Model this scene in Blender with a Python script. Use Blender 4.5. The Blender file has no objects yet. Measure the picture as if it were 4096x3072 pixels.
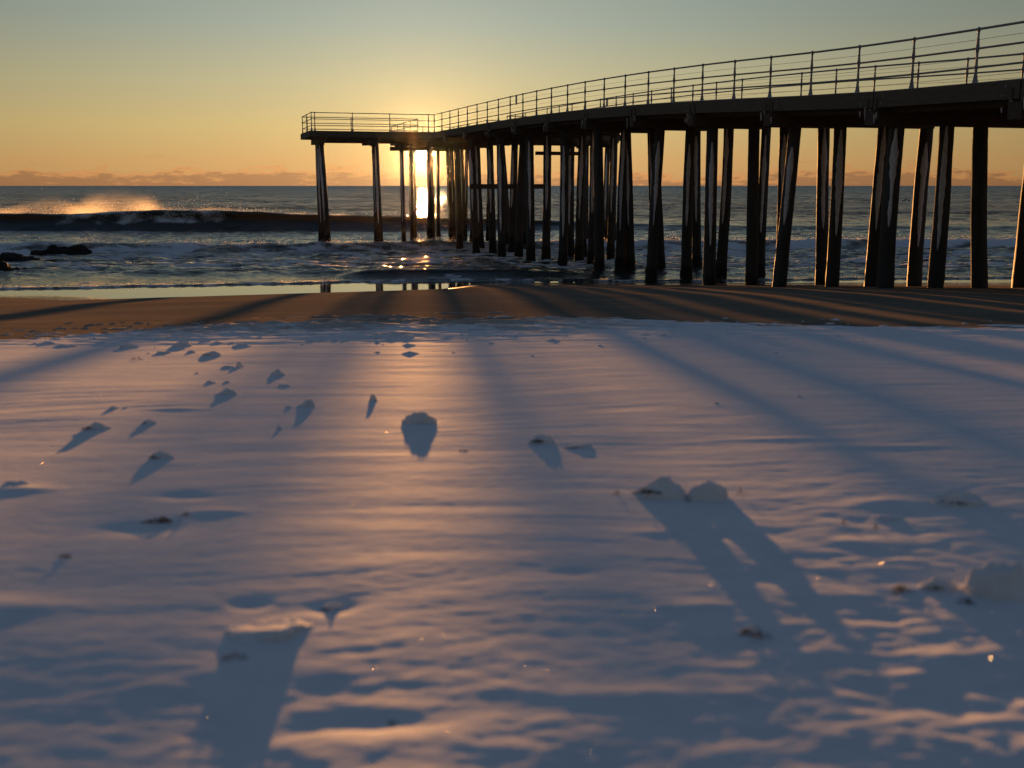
import bpy, math, random
import numpy as np
from mathutils import Vector, Matrix, noise as mnoise

random.seed(7)
RNG = np.random.RandomState(11)
scene = bpy.context.scene
COL = scene.collection

# ---------------------------------------------------------------- camera
CAM_Z = 3.85                       # metres above still sea level
F_PX = 4300.0                      # focal length in pixels of the 4096 px wide photograph
PITCH = math.atan(794 / F_PX)
cd = bpy.data.cameras.new("camera")
cam = bpy.data.objects.new("camera", cd)
COL.objects.link(cam)
cam.location = (0, 0, CAM_Z)
cam.rotation_euler = (math.pi / 2 - PITCH, 0, 0)
cd.sensor_width = 43.8
cd.lens = 43.8 * F_PX / 4096
cd.clip_start = 0.05
cd.clip_end = 20000
cd.dof.use_dof = True
cd.dof.focus_distance = 44
cd.dof.aperture_fstop = 2.7
scene.camera = cam

# ---------------------------------------------------------------- light
SUN_EL = math.radians(1.62)
SUN_AZ = math.radians(-4.65)       # measured from +Y towards +X
SUN_DIR = Vector((math.sin(SUN_AZ) * math.cos(SUN_EL), math.cos(SUN_AZ) * math.cos(SUN_EL), math.sin(SUN_EL)))
sl = bpy.data.lights.new("sun", 'SUN')
sl.energy = 2.7
sl.angle = math.radians(0.6)
sl.color = (1.0, 0.43, 0.12)
so = bpy.data.objects.new("sun", sl)
COL.objects.link(so)
so.rotation_euler = (-SUN_DIR).to_track_quat('-Z', 'Y').to_euler()
so.location = (0, 0, 50)

scene.view_settings.view_transform = 'Standard'
scene.view_settings.look = 'None'
scene.view_settings.exposure = 2.5
SKY = 0.177                        # sky radiance scale for this exposure
scene.view_settings.gamma = 1.0
scene.cycles.sample_clamp_indirect = 30.0
scene.cycles.volume_bounces = 0
scene.cycles.max_bounces = 8


class NT:
    """small helper for building node trees"""
    def __init__(s, tree):
        s.t = tree
        tree.nodes.clear()

    def n(s, typ, **kw):
        nd = s.t.nodes.new(typ)
        for k, v in kw.items():
            if k == 'inp':
                for kk, vv in v.items():
                    if isinstance(vv, bpy.types.NodeSocket):
                        s.t.links.new(vv, nd.inputs[kk])
                    else:
                        nd.inputs[kk].default_value = vv
            else:
                setattr(nd, k, v)
        return nd

    def m(s, op, a, b=None, c=None, clamp=False):
        nd = s.t.nodes.new('ShaderNodeMath')
        nd.operation = op
        nd.use_clamp = clamp
        for i, v in enumerate((a, b, c)):
            if v is None:
                continue
            if isinstance(v, bpy.types.NodeSocket):
                s.t.links.new(v, nd.inputs[i])
            else:
                nd.inputs[i].default_value = v
        return nd.outputs[0]

    def mix(s, f, a, b, typ='MIX'):
        nd = s.t.nodes.new('ShaderNodeMix')
        nd.data_type = 'RGBA'
        nd.blend_type = typ
        nd.clamp_factor = True
        for i, v in ((0, f), (6, a), (7, b)):
            if isinstance(v, bpy.types.NodeSocket):
                s.t.links.new(v, nd.inputs[i])
            else:
                nd.inputs[i].default_value = v if i == 0 else (*v, 1.0)
        return nd.outputs[2]

    def ramp(s, f, stops, interp='LINEAR'):
        nd = s.t.nodes.new('ShaderNodeValToRGB')
        nd.color_ramp.interpolation = interp
        el = nd.color_ramp.elements
        while len(el) < len(stops):
            el.new(0.5)
        for e, (p, c) in zip(el, stops):
            e.position = p
            e.color = (*c, 1.0) if len(c) == 3 else c
        s.t.links.new(f, nd.inputs[0])
        return nd.outputs[0]

    def smooth(s, v, a, b):
        nd = s.t.nodes.new('ShaderNodeMapRange')
        nd.interpolation_type = 'SMOOTHSTEP'
        s.t.links.new(v, nd.inputs[0])
        nd.inputs[1].default_value = a
        nd.inputs[2].default_value = b
        return nd.outputs[0]


def build_world():
    w = bpy.data.worlds.new("World")
    scene.world = w
    w.use_nodes = True
    T = NT(w.node_tree)
    tc = T.n('ShaderNodeTexCoord')
    nrm = T.n('ShaderNodeVectorMath', operation='NORMALIZE', inp={0: tc.outputs['Generated']}).outputs[0]
    xyz = T.n('ShaderNodeSeparateXYZ', inp={0: nrm})
    el = T.m('ARCSINE', xyz.outputs[2])                       # elevation, radians
    az = T.m('ARCTAN2', xyz.outputs[0], xyz.outputs[1])
    dot = T.n('ShaderNodeVectorMath', operation='DOT_PRODUCT', inp={0: nrm, 1: tuple(SUN_DIR)}).outputs['Value']
    th = T.m('ARCCOSINE', T.m('MINIMUM', dot, 1.0))           # angle from the sun
    # dawn sky: colour by elevation, brightest on the sun's side
    e1 = T.m('DIVIDE', T.m('MAXIMUM', el, 0.0), math.pi / 2, clamp=True)
    e1 = T.m('POWER', e1, 0.5)
    dg = lambda d: (d / 90.0) ** 0.5
    base = T.ramp(e1, [(0.0, (0.67, 0.355, 0.14)), (dg(1.2), (0.76, 0.44, 0.165)), (dg(3.0), (0.73, 0.54, 0.225)), (dg(5.2), (0.58, 0.52, 0.30)),
                       (dg(8.0), (0.39, 0.44, 0.36)), (dg(12.0), (0.27, 0.34, 0.34)), (dg(22), (0.125, 0.175, 0.225)), (dg(45), (0.060, 0.096, 0.170)), (1.0, (0.045, 0.078, 0.148))])
    daz = T.m('ABSOLUTE', T.m('SUBTRACT', az, SUN_AZ))
    side = T.m('EXPONENT', T.m('MULTIPLY', T.m('POWER', T.m('DIVIDE', daz, 0.50), 1.6), -1.0))
    low = T.m('SUBTRACT', 1.0, T.smooth(el, 0.15, 0.8))
    side = T.m('ADD', 0.30, T.m('MULTIPLY', side, 0.70))
    side = T.m('ADD', T.m('MULTIPLY', side, low), T.m('SUBTRACT', 1.0, low))
    base = T.mix(1.0, base, T.n('ShaderNodeCombineXYZ', inp={0: side, 1: side, 2: side}).outputs[0], 'MULTIPLY')
    # low cloud bank over the sea
    cv = T.n('ShaderNodeCombineXYZ', inp={0: T.m('MULTIPLY', az, 1.0), 1: T.m('MULTIPLY', el, 4.5), 2: 3.1})
    n1 = T.n('ShaderNodeTexNoise', inp={'Vector': cv.outputs[0], 'Scale': 26.0, 'Detail': 9.0, 'Roughness': 0.70}).outputs[0]
    n2 = T.n('ShaderNodeTexNoise', inp={'Vector': cv.outputs[0], 'Scale': 7.0, 'Detail': 2.0, 'Roughness': 0.5}).outputs[0]
    elw = T.m('ADD', el, T.m('MULTIPLY', T.m('SUBTRACT', n1, 0.5), -0.050))
    elw = T.m('ADD', elw, T.m('MULTIPLY', T.m('SUBTRACT', n2, 0.5), -0.016))
    bank = T.m('SUBTRACT', 1.0, T.smooth(elw, 0.0100, 0.0130))
    puff = T.m('MULTIPLY', T.smooth(n1, 0.57, 0.66), T.m('MULTIPLY', T.smooth(el, 0.006, 0.012), T.m('SUBTRACT', 1.0, T.smooth(el, 0.018, 0.030))))
    cl = T.m('MAXIMUM', bank, T.m('MULTIPLY', puff, 0.7))
    edge = T.m('MULTIPLY', T.smooth(elw, 0.004, 0.011), cl)
    ccol = T.mix(edge, (0.68, 0.60, 0.66), (1.16, 0.96, 0.88))
    base = T.mix(cl, base, T.mix(1.0, base, ccol, 'MULTIPLY'))
    bg = T.n('ShaderNodeBackground', inp={'Color': base, 'Strength': SKY})
    # the sun's aureole and disc
    a1 = T.m('MULTIPLY', T.m('EXPONENT', T.m('MULTIPLY', th, -1 / 0.0085)), 6.0 * SKY)
    a2 = T.m('MULTIPLY', T.m('EXPONENT', T.m('MULTIPLY', th, -1 / 0.045)), 0.60 * SKY)
    a3 = T.m('MULTIPLY', T.m('EXPONENT', T.m('MULTIPLY', th, -1 / 0.16)), 0.06 * SKY)
    disc = T.m('MULTIPLY', T.m('SUBTRACT', 1.0, T.smooth(th, 0.0046, 0.0060)), 30.0)
    g1 = T.n('ShaderNodeBackground', inp={'Color': (1, 0.60, 0.22, 1), 'Strength': T.m('ADD', a1, T.m('ADD', a2, a3))})
    g2 = T.n('ShaderNodeBackground', inp={'Color': (1, 0.80, 0.45, 1), 'Strength': disc})
    ad = T.n('ShaderNodeAddShader', inp={0: bg.outputs[0], 1: g1.outputs[0]})
    ad2 = T.n('ShaderNodeAddShader', inp={0: ad.outputs[0], 1: g2.outputs[0]})
    out = T.n('ShaderNodeOutputWorld')
    T.t.links.new(ad2.outputs[0], out.inputs['Surface'])
    w.cycles.sampling_method = 'MANUAL'
    w.cycles.sample_map_resolution = 2048


build_world()


# ---------------------------------------------------------------- picture to place helpers
_c, _s = math.cos(PITCH), math.sin(PITCH)


def ray(px, py):
    u = (px - 2048) / F_PX
    v = (1536 - py) / F_PX
    return np.array([u, _c + v * _s, -_s + v * _c])


def plane_hit(px, py, p0, d):
    r = ray(px, py)
    n = np.array([-d[1], d[0]])
    k = np.dot(n, p0) / np.dot(n, r[:2])
    return r * k + np.array([0, 0, CAM_Z])


def ground_hit(px, py, zfun):
    r = ray(px, py)
    lo, hi = 0.5, 120.0
    k = lo
    while k < hi:
        q = r * k
        if CAM_Z + q[2] < zfun(q[0], q[1]):
            break
        k += 0.03
    q = r * k
    return np.array([q[0], q[1], zfun(q[0], q[1])])


# ---------------------------------------------------------------- numpy noise
_perm = np.random.RandomState(5).permutation(4096)
_g = np.random.RandomState(6).uniform(0, 2 * np.pi, 4096)
_gx, _gy = np.cos(_g), np.sin(_g)


def perlin(x, y, seed=0):
    x = np.asarray(x, float)
    y = np.asarray(y, float)
    xi = np.floor(x).astype(np.int64)
    yi = np.floor(y).astype(np.int64)
    xf, yf = x - xi, y - yi
    u = xf * xf * xf * (xf * (xf * 6 - 15) + 10)
    v = yf * yf * yf * (yf * (yf * 6 - 15) + 10)

    def grad(ix, iy, dx, dy):
        h = _perm[(_perm[(ix + seed * 17) & 4095] + iy) & 4095]
        return _gx[h] * dx + _gy[h] * dy
    a = grad(xi, yi, xf, yf)
    b = grad(xi + 1, yi, xf - 1, yf)
    c = grad(xi, yi + 1, xf, yf - 1)
    d = grad(xi + 1, yi + 1, xf - 1, yf - 1)
    return (a * (1 - u) + b * u) * (1 - v) + (c * (1 - u) + d * u) * v * 1.0


def fbm(x, y, oct=4, seed=0, gain=0.5):
    s, a = 0, 1.0
    for i in range(oct):
        s = s + a * perlin(x * 2 ** i + 13.7 * i, y * 2 ** i - 7.1 * i, seed + i)
        a *= gain
    return s


def sstep(v, a, b):
    t = np.clip((v - a) / (b - a), 0, 1)
    return t * t * (3 - 2 * t)


# ---------------------------------------------------------------- mesh helpers
def grid_mesh(name, X, Y, Z, attrs=None):
    r, c = X.shape
    me = bpy.data.meshes.new(name)
    co = np.stack([X, Y, Z], -1).reshape(-1, 3).astype(np.float32)
    idx = np.arange(r * c).reshape(r, c)
    q = np.stack([idx[:-1, :-1], idx[:-1, 1:], idx[1:, 1:], idx[1:, :-1]], -1).reshape(-1, 4).astype(np.int32)
    me.vertices.add(len(co))
    me.vertices.foreach_set('co', co.ravel())
    me.loops.add(q.size)
    me.loops.foreach_set('vertex_index', q.ravel())
    me.polygons.add(len(q))
    me.polygons.foreach_set('loop_start', np.arange(0, q.size, 4, dtype=np.int32))
    me.polygons.foreach_set('loop_total', np.full(len(q), 4, dtype=np.int32))
    me.polygons.foreach_set('use_smooth', np.ones(len(q), dtype=bool))
    me.update()
    for k, v in (attrs or {}).items():
        at = me.attributes.new(k, 'FLOAT', 'POINT')
        at.data.foreach_set('value', v.reshape(-1).astype(np.float32))
    return me


class MB:
    """collects shapes for ONE mesh object"""
    def __init__(s):
        s.v, s.f, s.sm = [], [], []

    def add(s, vs, fs, smooth=False):
        o = len(s.v)
        s.v += [tuple(v) for v in vs]
        s.f += [tuple(i + o for i in f) for f in fs]
        s.sm += [smooth] * len(fs)
        return s

    def beam(s, p, q, w, h, up=(0, 0, 1), drop=0.0):
        """box from p to q, width w, height h, its top at p/q minus drop"""
        p, q = Vector(p), Vector(q)
        d = (q - p).normalized()
        side = d.cross(Vector(up)).normalized() * (w / 2)
        upv = Vector((0, 0, 1))
        a = []
        for e in (p, q):
            for sx in (-1, 1):
                for z in (-drop - h, -drop):
                    a.append(e + side * sx + upv * z)
        f = [(0, 1, 3, 2), (4, 6, 7, 5), (0, 4, 5, 1), (2, 3, 7, 6), (1, 5, 7, 3), (0, 2, 6, 4)]
        return s.add(a, f)

    def tube(s, pts, rads, n=8, caps=True):
        pts = [Vector(p) for p in pts]
        if not hasattr(rads, '__len__'):
            rads = [rads] * len(pts)
        vs, fs = [], []
        for i, p in enumerate(pts):
            d = (pts[min(i + 1, len(pts) - 1)] - pts[max(i - 1, 0)]).normalized()
            a = d.cross(Vector((0, 0, 1)))
            if a.length < 0.05:
                a = Vector((1, 0, 0))
            a.normalize()
            b = d.cross(a).normalized()
            for k in range(n):
                t = 2 * math.pi * k / n
                vs.append(p + (a * math.cos(t) + b * math.sin(t)) * rads[i])
        for i in range(len(pts) - 1):
            for k in range(n):
                k2 = (k + 1) % n
                fs.append((i * n + k, i * n + k2, (i + 1) * n + k2, (i + 1) * n + k))
        s.add(vs, fs, True)
        if caps:
            o = len(s.v) - len(vs)
            s.f.append(tuple(o + k for k in range(n)))
            s.f.append(tuple(o + (len(pts) - 1) * n + k for k in reversed(range(n))))
            s.sm += [False, False]
        return s

    def lathe(s, prof, n=12, base=(0, 0, 0)):
        return s.tube([(base[0], base[1], base[2] + z) for z, r in prof], [r for z, r in prof], n)

    def mesh(s, name, fix=False):
        me = bpy.data.meshes.new(name)
        me.from_pydata(s.v, [], s.f)
        me.polygons.foreach_set('use_smooth', s.sm)
        me.update()
        if fix:
            import bmesh
            bm = bmesh.new()
            bm.from_mesh(me)
            bmesh.ops.recalc_face_normals(bm, faces=bm.faces)
            bm.to_mesh(me)
            bm.free()
        return me


def link(name, me, mat=None, parent=None, loc=None):
    o = bpy.data.objects.new(name, me)
    COL.objects.link(o)
    if mat is not None and me is not None and not me.materials:
        me.materials.append(mat)
    if parent is not None:
        o.parent = parent
    if loc is not None:
        o.location = loc
    return o


def tag(o, label=None, cat=None, group=None, kind=None):
    if label:
        o['label'] = label
    if cat:
        o['category'] = cat
    if group:
        o['group'] = group
    if kind:
        o['kind'] = kind
    return o


# ---------------------------------------------------------------- materials
def mat(name, fn):
    m = bpy.data.materials.new(name)
    m.use_nodes = True
    T = NT(m.node_tree)
    T.mat = m
    fn(T)
    return m


def finish(T, color, rough=0.6, bump=None, dist=0.02, strength=1.0, **kw):
    p = T.n('ShaderNodeBsdfPrincipled')
    for k, v in (('Base Color', color), ('Roughness', rough)):
        if isinstance(v, bpy.types.NodeSocket):
            T.t.links.new(v, p.inputs[k])
        else:
            p.inputs[k].default_value = (*v, 1) if k == 'Base Color' else v
    for k, v in kw.items():
        k = k.replace('_', ' ')
        if isinstance(v, bpy.types.NodeSocket):
            T.t.links.new(v, p.inputs[k])
        else:
            p.inputs[k].default_value = v
    if bump is not None:
        b = T.n('ShaderNodeBump', inp={'Height': bump, 'Distance': dist, 'Strength': strength})
        T.t.links.new(b.outputs[0], p.inputs['Normal'])
    o = T.n('ShaderNodeOutputMaterial')
    T.t.links.new(p.outputs[0], o.inputs[0])
    return p


def geo_scaled(T, sx, sy, sz):
    g = T.n('ShaderNodeNewGeometry')
    mp = T.n('ShaderNodeMapping', inp={'Vector': g.outputs['Position'], 'Scale': (sx, sy, sz)})
    return mp.outputs[0], g


def m_wood_pile(T):
    v, g = geo_scaled(T, 9, 9, 0.7)
    n = T.n('ShaderNodeTexNoise', inp={'Vector': v, 'Scale': 2.0, 'Detail': 6.0, 'Roughness': 0.6}).outputs[0]
    v2, _ = geo_scaled(T, 5, 5, 5)
    n2 = T.n('ShaderNodeTexNoise', inp={'Vector': v2, 'Scale': 3.0, 'Detail': 5.0, 'Roughness': 0.7}).outputs[0]
    z = T.n('ShaderNodeSeparateXYZ', inp={0: g.outputs['Position']}).outputs[2]
    zz = T.m('ADD', z, T.m('MULTIPLY', T.m('SUBTRACT', n, 0.5), 1.2))
    dry = T.ramp(n, [(0.3, (0.032, 0.033, 0.034)), (0.7, (0.066, 0.067, 0.068))])
    mid = T.mix(T.smooth(zz, 2.0, 3.4), T.mix(0.5, dry, (0.02, 0.018, 0.016)), dry)
    col = T.mix(T.smooth(T.m('ADD', z, T.m('MULTIPLY', T.m('SUBTRACT', n, 0.5), 0.35)), 0.95, 1.15), (0.010, 0.009, 0.007), mid)
    h = T.m('ADD', T.m('MULTIPLY', n, 0.6), T.m('MULTIPLY', n2, 0.5))
    finish(T, col, T.m('SUBTRACT', 0.8, T.m('MULTIPLY', T.m('SUBTRACT', 1.0, T.smooth(zz, 1.6, 3.0)), 0.12)), h, 0.02, 0.7, Specular_IOR_Level=0.25)


def m_wood_beam(T):
    v, g = geo_scaled(T, 1.5, 1.5, 12)
    n = T.n('ShaderNodeTexNoise', inp={'Vector': v, 'Scale': 2.0, 'Detail': 6.0, 'Roughness': 0.6}).outputs[0]
    v2, _ = geo_scaled(T, 1, 1, 1)
    n2 = T.n('ShaderNodeTexNoise', inp={'Vector': v2, 'Scale': 2.2, 'Detail': 5.0, 'Roughness': 0.6}).outputs[0]
    col = T.mix(n2, T.ramp(n, [(0.3, (0.055, 0.050, 0.038)), (0.7, (0.13, 0.118, 0.088))]), (0.10, 0.095, 0.078))
    finish(T, col, 0.8, n, 0.008, 0.5, Specular_IOR_Level=0.2)


def m_wood_dark(T):
    v, g = geo_scaled(T, 3, 3, 10)
    n = T.n('ShaderNodeTexNoise', inp={'Vector': v, 'Scale': 2.0, 'Detail': 5.0, 'Roughness': 0.6}).outputs[0]
    finish(T, T.ramp(n, [(0.3, (0.03, 0.025, 0.02)), (0.7, (0.07, 0.058, 0.045))]), 0.85, n, 0.01, 0.5)


def m_steel(T):
    v, g = geo_scaled(T, 20, 20, 20)
    n = T.n('ShaderNodeTexNoise', inp={'Vector': v, 'Scale': 1.0, 'Detail': 4.0}).outputs[0]
    finish(T, T.ramp(n, [(0.3, (0.17, 0.17, 0.18)), (0.7, (0.29, 0.29, 0.30))]), 0.7, n, 0.003, 0.3, Specular_IOR_Level=0.2)


def m_snow(T):
    v, g = geo_scaled(T, 1, 1, 1)
    n = T.n('ShaderNodeTexNoise', inp={'Vector': v, 'Scale': 150.0, 'Detail': 3.0, 'Roughness': 0.6}).outputs[0]
    n2 = T.n('ShaderNodeTexNoise', inp={'Vector': v, 'Scale': 9.0, 'Detail': 6.0, 'Roughness': 0.6}).outputs[0]
    h = T.m('ADD', T.m('MULTIPLY', n, 0.34), T.m('MULTIPLY', n2, 0.22))
    col = T.ramp(n2, [(0.3, (0.63, 0.64, 0.65)), (0.7, (0.71, 0.71, 0.71))])
    bm = T.n('ShaderNodeBump', inp={'Height': h, 'Distance': 0.005, 'Strength': 0.45}).outputs[0]
    py = T.n('ShaderNodeSeparateXYZ', inp={0: g.outputs['Position']})
    ve, _ = geo_scaled(T, 0.9, 2.6, 1)
    n4 = T.n('ShaderNodeTexNoise', inp={'Vector': ve, 'Scale': 1.6, 'Detail': 7.0, 'Roughness': 0.68}).outputs[0]
    edge = T.m('MULTIPLY', T.smooth(py.outputs[1], 8.5, 13.5), T.m('ADD', 0.35, T.m('MULTIPLY', T.m('SUBTRACT', 1.0, T.smooth(py.outputs[0], -0.5, 2.5)), 0.65)))
    sandy = T.m('MULTIPLY', T.smooth(T.m('ADD', n4, T.m('MULTIPLY', edge, 0.30)), 0.60, 0.76), edge)
    col = T.mix(T.m('MULTIPLY', sandy, 0.85), col, (0.24, 0.19, 0.13))
    d = T.n('ShaderNodeBsdfDiffuse', inp={'Color': col, 'Roughness': 0.0, 'Normal': bm})
    gl = T.n('ShaderNodeBsdfGlossy', inp={'Color': (0.8, 0.8, 0.8, 1), 'Roughness': 0.62, 'Normal': bm})
    mx = T.n('ShaderNodeMixShader', inp={0: 0.022, 1: d.outputs[0], 2: gl.outputs[0]})
    o = T.n('ShaderNodeOutputMaterial')
    T.t.links.new(mx.outputs[0], o.inputs[0])


def m_crust(T):
    v, g = geo_scaled(T, 8, 8, 8)
    n = T.n('ShaderNodeTexNoise', inp={'Vector': v, 'Scale': 3.0, 'Detail': 5.0}).outputs[0]
    finish(T, T.ramp(n, [(0.3, (0.38, 0.40, 0.44)), (0.7, (0.62, 0.64, 0.68))]), 0.7, n, 0.01, 0.5)


def m_sand(T):
    v, g = geo_scaled(T, 1, 1, 1)
    n = T.n('ShaderNodeTexNoise', inp={'Vector': v, 'Scale': 60.0, 'Detail': 5.0, 'Roughness': 0.7}).outputs[0]
    n2 = T.n('ShaderNodeTexNoise', inp={'Vector': v, 'Scale': 0.6, 'Detail': 4.0, 'Roughness': 0.6}).outputs[0]
    v3, _ = geo_scaled(T, 0.5, 3.5, 1)
    n3 = T.n('ShaderNodeTexNoise', inp={'Vector': v3, 'Scale': 1.2, 'Detail': 6.0, 'Roughness': 0.6}).outputs[0]
    z = T.n('ShaderNodeSeparateXYZ', inp={0: g.outputs['Position']}).outputs[2]
    zz = T.m('ADD', z, T.m('MULTIPLY', T.m('SUBTRACT', n3, 0.5), 0.12))
    wet = T.m('SUBTRACT', 1.0, T.smooth(zz, 0.60, 0.78))
    dry = T.ramp(T.m('ADD', T.m('MULTIPLY', n2, 0.4), T.m('MULTIPLY', n3, 0.6)), [(0.35, (0.130, 0.110, 0.082)), (0.65, (0.20, 0.168, 0.125))])
    col = T.mix(wet, dry, (0.05, 0.038, 0.026))
    hb = T.m('MULTIPLY', T.m('ADD', n, T.m('MULTIPLY', n3, 2.0)), T.m('SUBTRACT', 1.0, T.m('MULTIPLY', wet, 0.96)))
    bm = T.n('ShaderNodeBump', inp={'Height': hb, 'Distance': 0.006, 'Strength': 0.5}).outputs[0]
    d = T.n('ShaderNodeBsdfDiffuse', inp={'Color': col, 'Normal': bm})
    p = T.n('ShaderNodeBsdfPrincipled', inp={'Base Color': col, 'Roughness': 0.10, 'Normal': bm})
    mx = T.n('ShaderNodeMixShader', inp={0: wet, 1: d.outputs[0], 2: p.outputs[0]})
    o = T.n('ShaderNodeOutputMaterial')
    T.t.links.new(mx.outputs[0], o.inputs[0])


def m_water(T):
    v, g = geo_scaled(T, 1, 1, 1)
    pos = T.n('ShaderNodeSeparateXYZ', inp={0: g.outputs['Position']})
    y = pos.outputs[1]
    foam = T.n('ShaderNodeAttribute', attribute_name='foam').outputs['Fac']
    calm = T.n('ShaderNodeAttribute', attribute_name='calm').outputs['Fac']
    far = T.smooth(y, 70.0, 160.0)
    va, _ = geo_scaled(T, 1.0, 2.0, 1)
    a = T.n('ShaderNodeTexNoise', inp={'Vector': va, 'Scale': 3.2, 'Detail': 5.0, 'Roughness': 0.62}).outputs[0]
    vb, _ = geo_scaled(T, 0.22, 0.6, 1)
    b = T.n('ShaderNodeTexNoise', inp={'Vector': vb, 'Scale': 1.0, 'Detail': 7.0, 'Roughness': 0.66}).outputs[0]
    vc, _ = geo_scaled(T, 0.012, 0.035, 1)
    c = T.n('ShaderNodeTexNoise', inp={'Vector': vc, 'Scale': 1.0, 'Detail': 3.0, 'Roughness': 0.55}).outputs[0]
    lively = T.m('SUBTRACT', 1.0, calm)
    h = T.m('ADD', T.m('MULTIPLY', a, 0.05), T.m('MULTIPLY', T.m('MULTIPLY', b, T.m('MULTIPLY', far, 0.12)), T.m('ADD', 0.25, T.m('MULTIPLY', T.smooth(c, 0.38, 0.62), 0.75))))
    h = T.m('MULTIPLY', h, lively)
    fl = T.n('ShaderNodeTexNoise', inp={'Vector': va, 'Scale': 9.0, 'Detail': 6.0, 'Roughness': 0.7}).outputs[0]
    fm = T.smooth(T.m('ADD', foam, T.m('MULTIPLY', T.m('SUBTRACT', fl, 0.5), 0.9)), 0.42, 0.62)
    fm = T.m('MULTIPLY', fm, T.smooth(foam, 0.02, 0.2))
    bmp = T.n('ShaderNodeBump', inp={'Height': T.m('ADD', h, T.m('MULTIPLY', T.m('MULTIPLY', fl, fm), 0.06)), 'Distance': 1.0, 'Strength': 1.0}).outputs[0]
    # unresolved wavelets: facets seen at a grazing angle lean towards the viewer's side of each wave
    vd, _ = geo_scaled(T, 0.8, 1.5, 1)
    w1 = T.n('ShaderNodeTexNoise', inp={'Vector': vd, 'Scale': 1.0, 'Detail': 4.0, 'Roughness': 0.7}).outputs[1]
    w2 = T.n('ShaderNodeTexNoise', inp={'Vector': vb, 'Scale': 0.5, 'Detail': 4.0, 'Roughness': 0.7}).outputs[1]
    ws = T.n('ShaderNodeVectorMath', operation='ADD', inp={0: w1, 1: w2}).outputs[0]
    ws = T.n('ShaderNodeVectorMath', operation='SUBTRACT', inp={0: ws, 1: (1.0, 1.0, 1.0)}).outputs[0]
    wx = T.n('ShaderNodeSeparateXYZ', inp={0: ws})
    kk = T.m('MULTIPLY', T.m('MULTIPLY', T.m('ADD', 0.16, T.m('MULTIPLY', far, 1.05)), T.m('ADD', 0.45, T.m('MULTIPLY', T.smooth(c, 0.35, 0.65), 0.75))), lively)
    ve, _ = geo_scaled(T, 0.14, 0.05, 1)
    c2 = T.n('ShaderNodeTexNoise', inp={'Vector': ve, 'Scale': 1.0, 'Detail': 5.0, 'Roughness': 0.6}).outputs[0]
    vf, _ = geo_scaled(T, 0.5, 0.16, 1)
    c3 = T.n('ShaderNodeTexNoise', inp={'Vector': vf, 'Scale': 1.0, 'Detail': 4.0, 'Roughness': 0.65}).outputs[0]
    kk = T.m('MULTIPLY', kk, T.m('ADD', 0.2, T.m('ADD', T.m('MULTIPLY', T.smooth(c2, 0.38, 0.62), 1.0), T.m('MULTIPLY', T.smooth(c3, 0.42, 0.58), 1.2))))
    tl = T.n('ShaderNodeCombineXYZ', inp={0: T.m('MULTIPLY', wx.outputs[0], kk), 1: T.m('SUBTRACT', T.m('MULTIPLY', T.m('ABSOLUTE', T.m('MULTIPLY', wx.outputs[1], kk)), -1.6), T.m('MULTIPLY', far, 0.10)), 2: 0.0}).outputs[0]
    bmp2 = T.n('ShaderNodeVectorMath', operation='NORMALIZE', inp={0: T.n('ShaderNodeVectorMath', operation='ADD', inp={0: bmp, 1: tl}).outputs[0]}).outputs[0]
    wat = T.n('ShaderNodeBsdfPrincipled', inp={'Base Color': (0.030, 0.034, 0.028, 1), 'Roughness': T.m('SUBTRACT', 0.05, T.m('MULTIPLY', far, 0.03)), 'IOR': T.m('ADD', 1.33, T.m('MULTIPLY', calm, 0.4)), 'Normal': bmp2})
    thin = T.n('ShaderNodeAttribute', attribute_name='thin').outputs['Fac']
    tr = T.n('ShaderNodeBsdfTranslucent', inp={'Color': (0.34, 0.27, 0.08, 1)})
    wat = T.n('ShaderNodeMixShader', inp={0: T.m('MULTIPLY', thin, 0.5), 1: wat.outputs[0], 2: tr.outputs[0]})
    fo = T.n('ShaderNodeBsdfPrincipled', inp={'Base Color': (0.62, 0.63, 0.64, 1), 'Roughness': 0.6, 'Normal': bmp})
    mx = T.n('ShaderNodeMixShader', inp={0: fm, 1: wat.outputs[0], 2: fo.outputs[0]})
    o = T.n('ShaderNodeOutputMaterial')
    T.t.links.new(mx.outputs[0], o.inputs[0])


def m_rock(T):
    v, g = geo_scaled(T, 1, 1, 1)
    n = T.n('ShaderNodeTexNoise', inp={'Vector': v, 'Scale': 7.0, 'Detail': 6.0, 'Roughness': 0.7}).outputs[0]
    finish(T, T.ramp(n, [(0.3, (0.008, 0.007, 0.006)), (0.7, (0.022, 0.019, 0.015))]), 0.7, n, 0.06, 0.8, Specular_IOR_Level=0.12)


def m_weed(T):
    v, g = geo_scaled(T, 1, 1, 1)
    n = T.n('ShaderNodeTexNoise', inp={'Vector': v, 'Scale': 60.0, 'Detail': 4.0}).outputs[0]
    finish(T, T.ramp(n, [(0.3, (0.02, 0.014, 0.008)), (0.7, (0.09, 0.06, 0.03))]), 0.8, n, 0.004, 0.8)


def m_droplet(T):
    d = T.n('ShaderNodeBsdfDiffuse', inp={'Color': (0.75, 0.76, 0.78, 1)})
    t = T.n('ShaderNodeBsdfTranslucent', inp={'Color': (0.9, 0.9, 0.9, 1)})
    a = T.n('ShaderNodeMixShader', inp={0: 0.6, 1: d.outputs[0], 2: t.outputs[0]})
    o = T.n('ShaderNodeOutputMaterial')
    T.t.links.new(a.outputs[0], o.inputs[0])


def plain(color, rough=0.6, **kw):
    def f(T):
        v, g = geo_scaled(T, 30, 30, 30)
        n = T.n('ShaderNodeTexNoise', inp={'Vector': v, 'Scale': 1.0, 'Detail': 3.0}).outputs[0]
        c2 = tuple(x * 0.75 for x in color)
        finish(T, T.mix(n, color, c2), rough, n, 0.002, 0.3, **kw)
    return f


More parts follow.
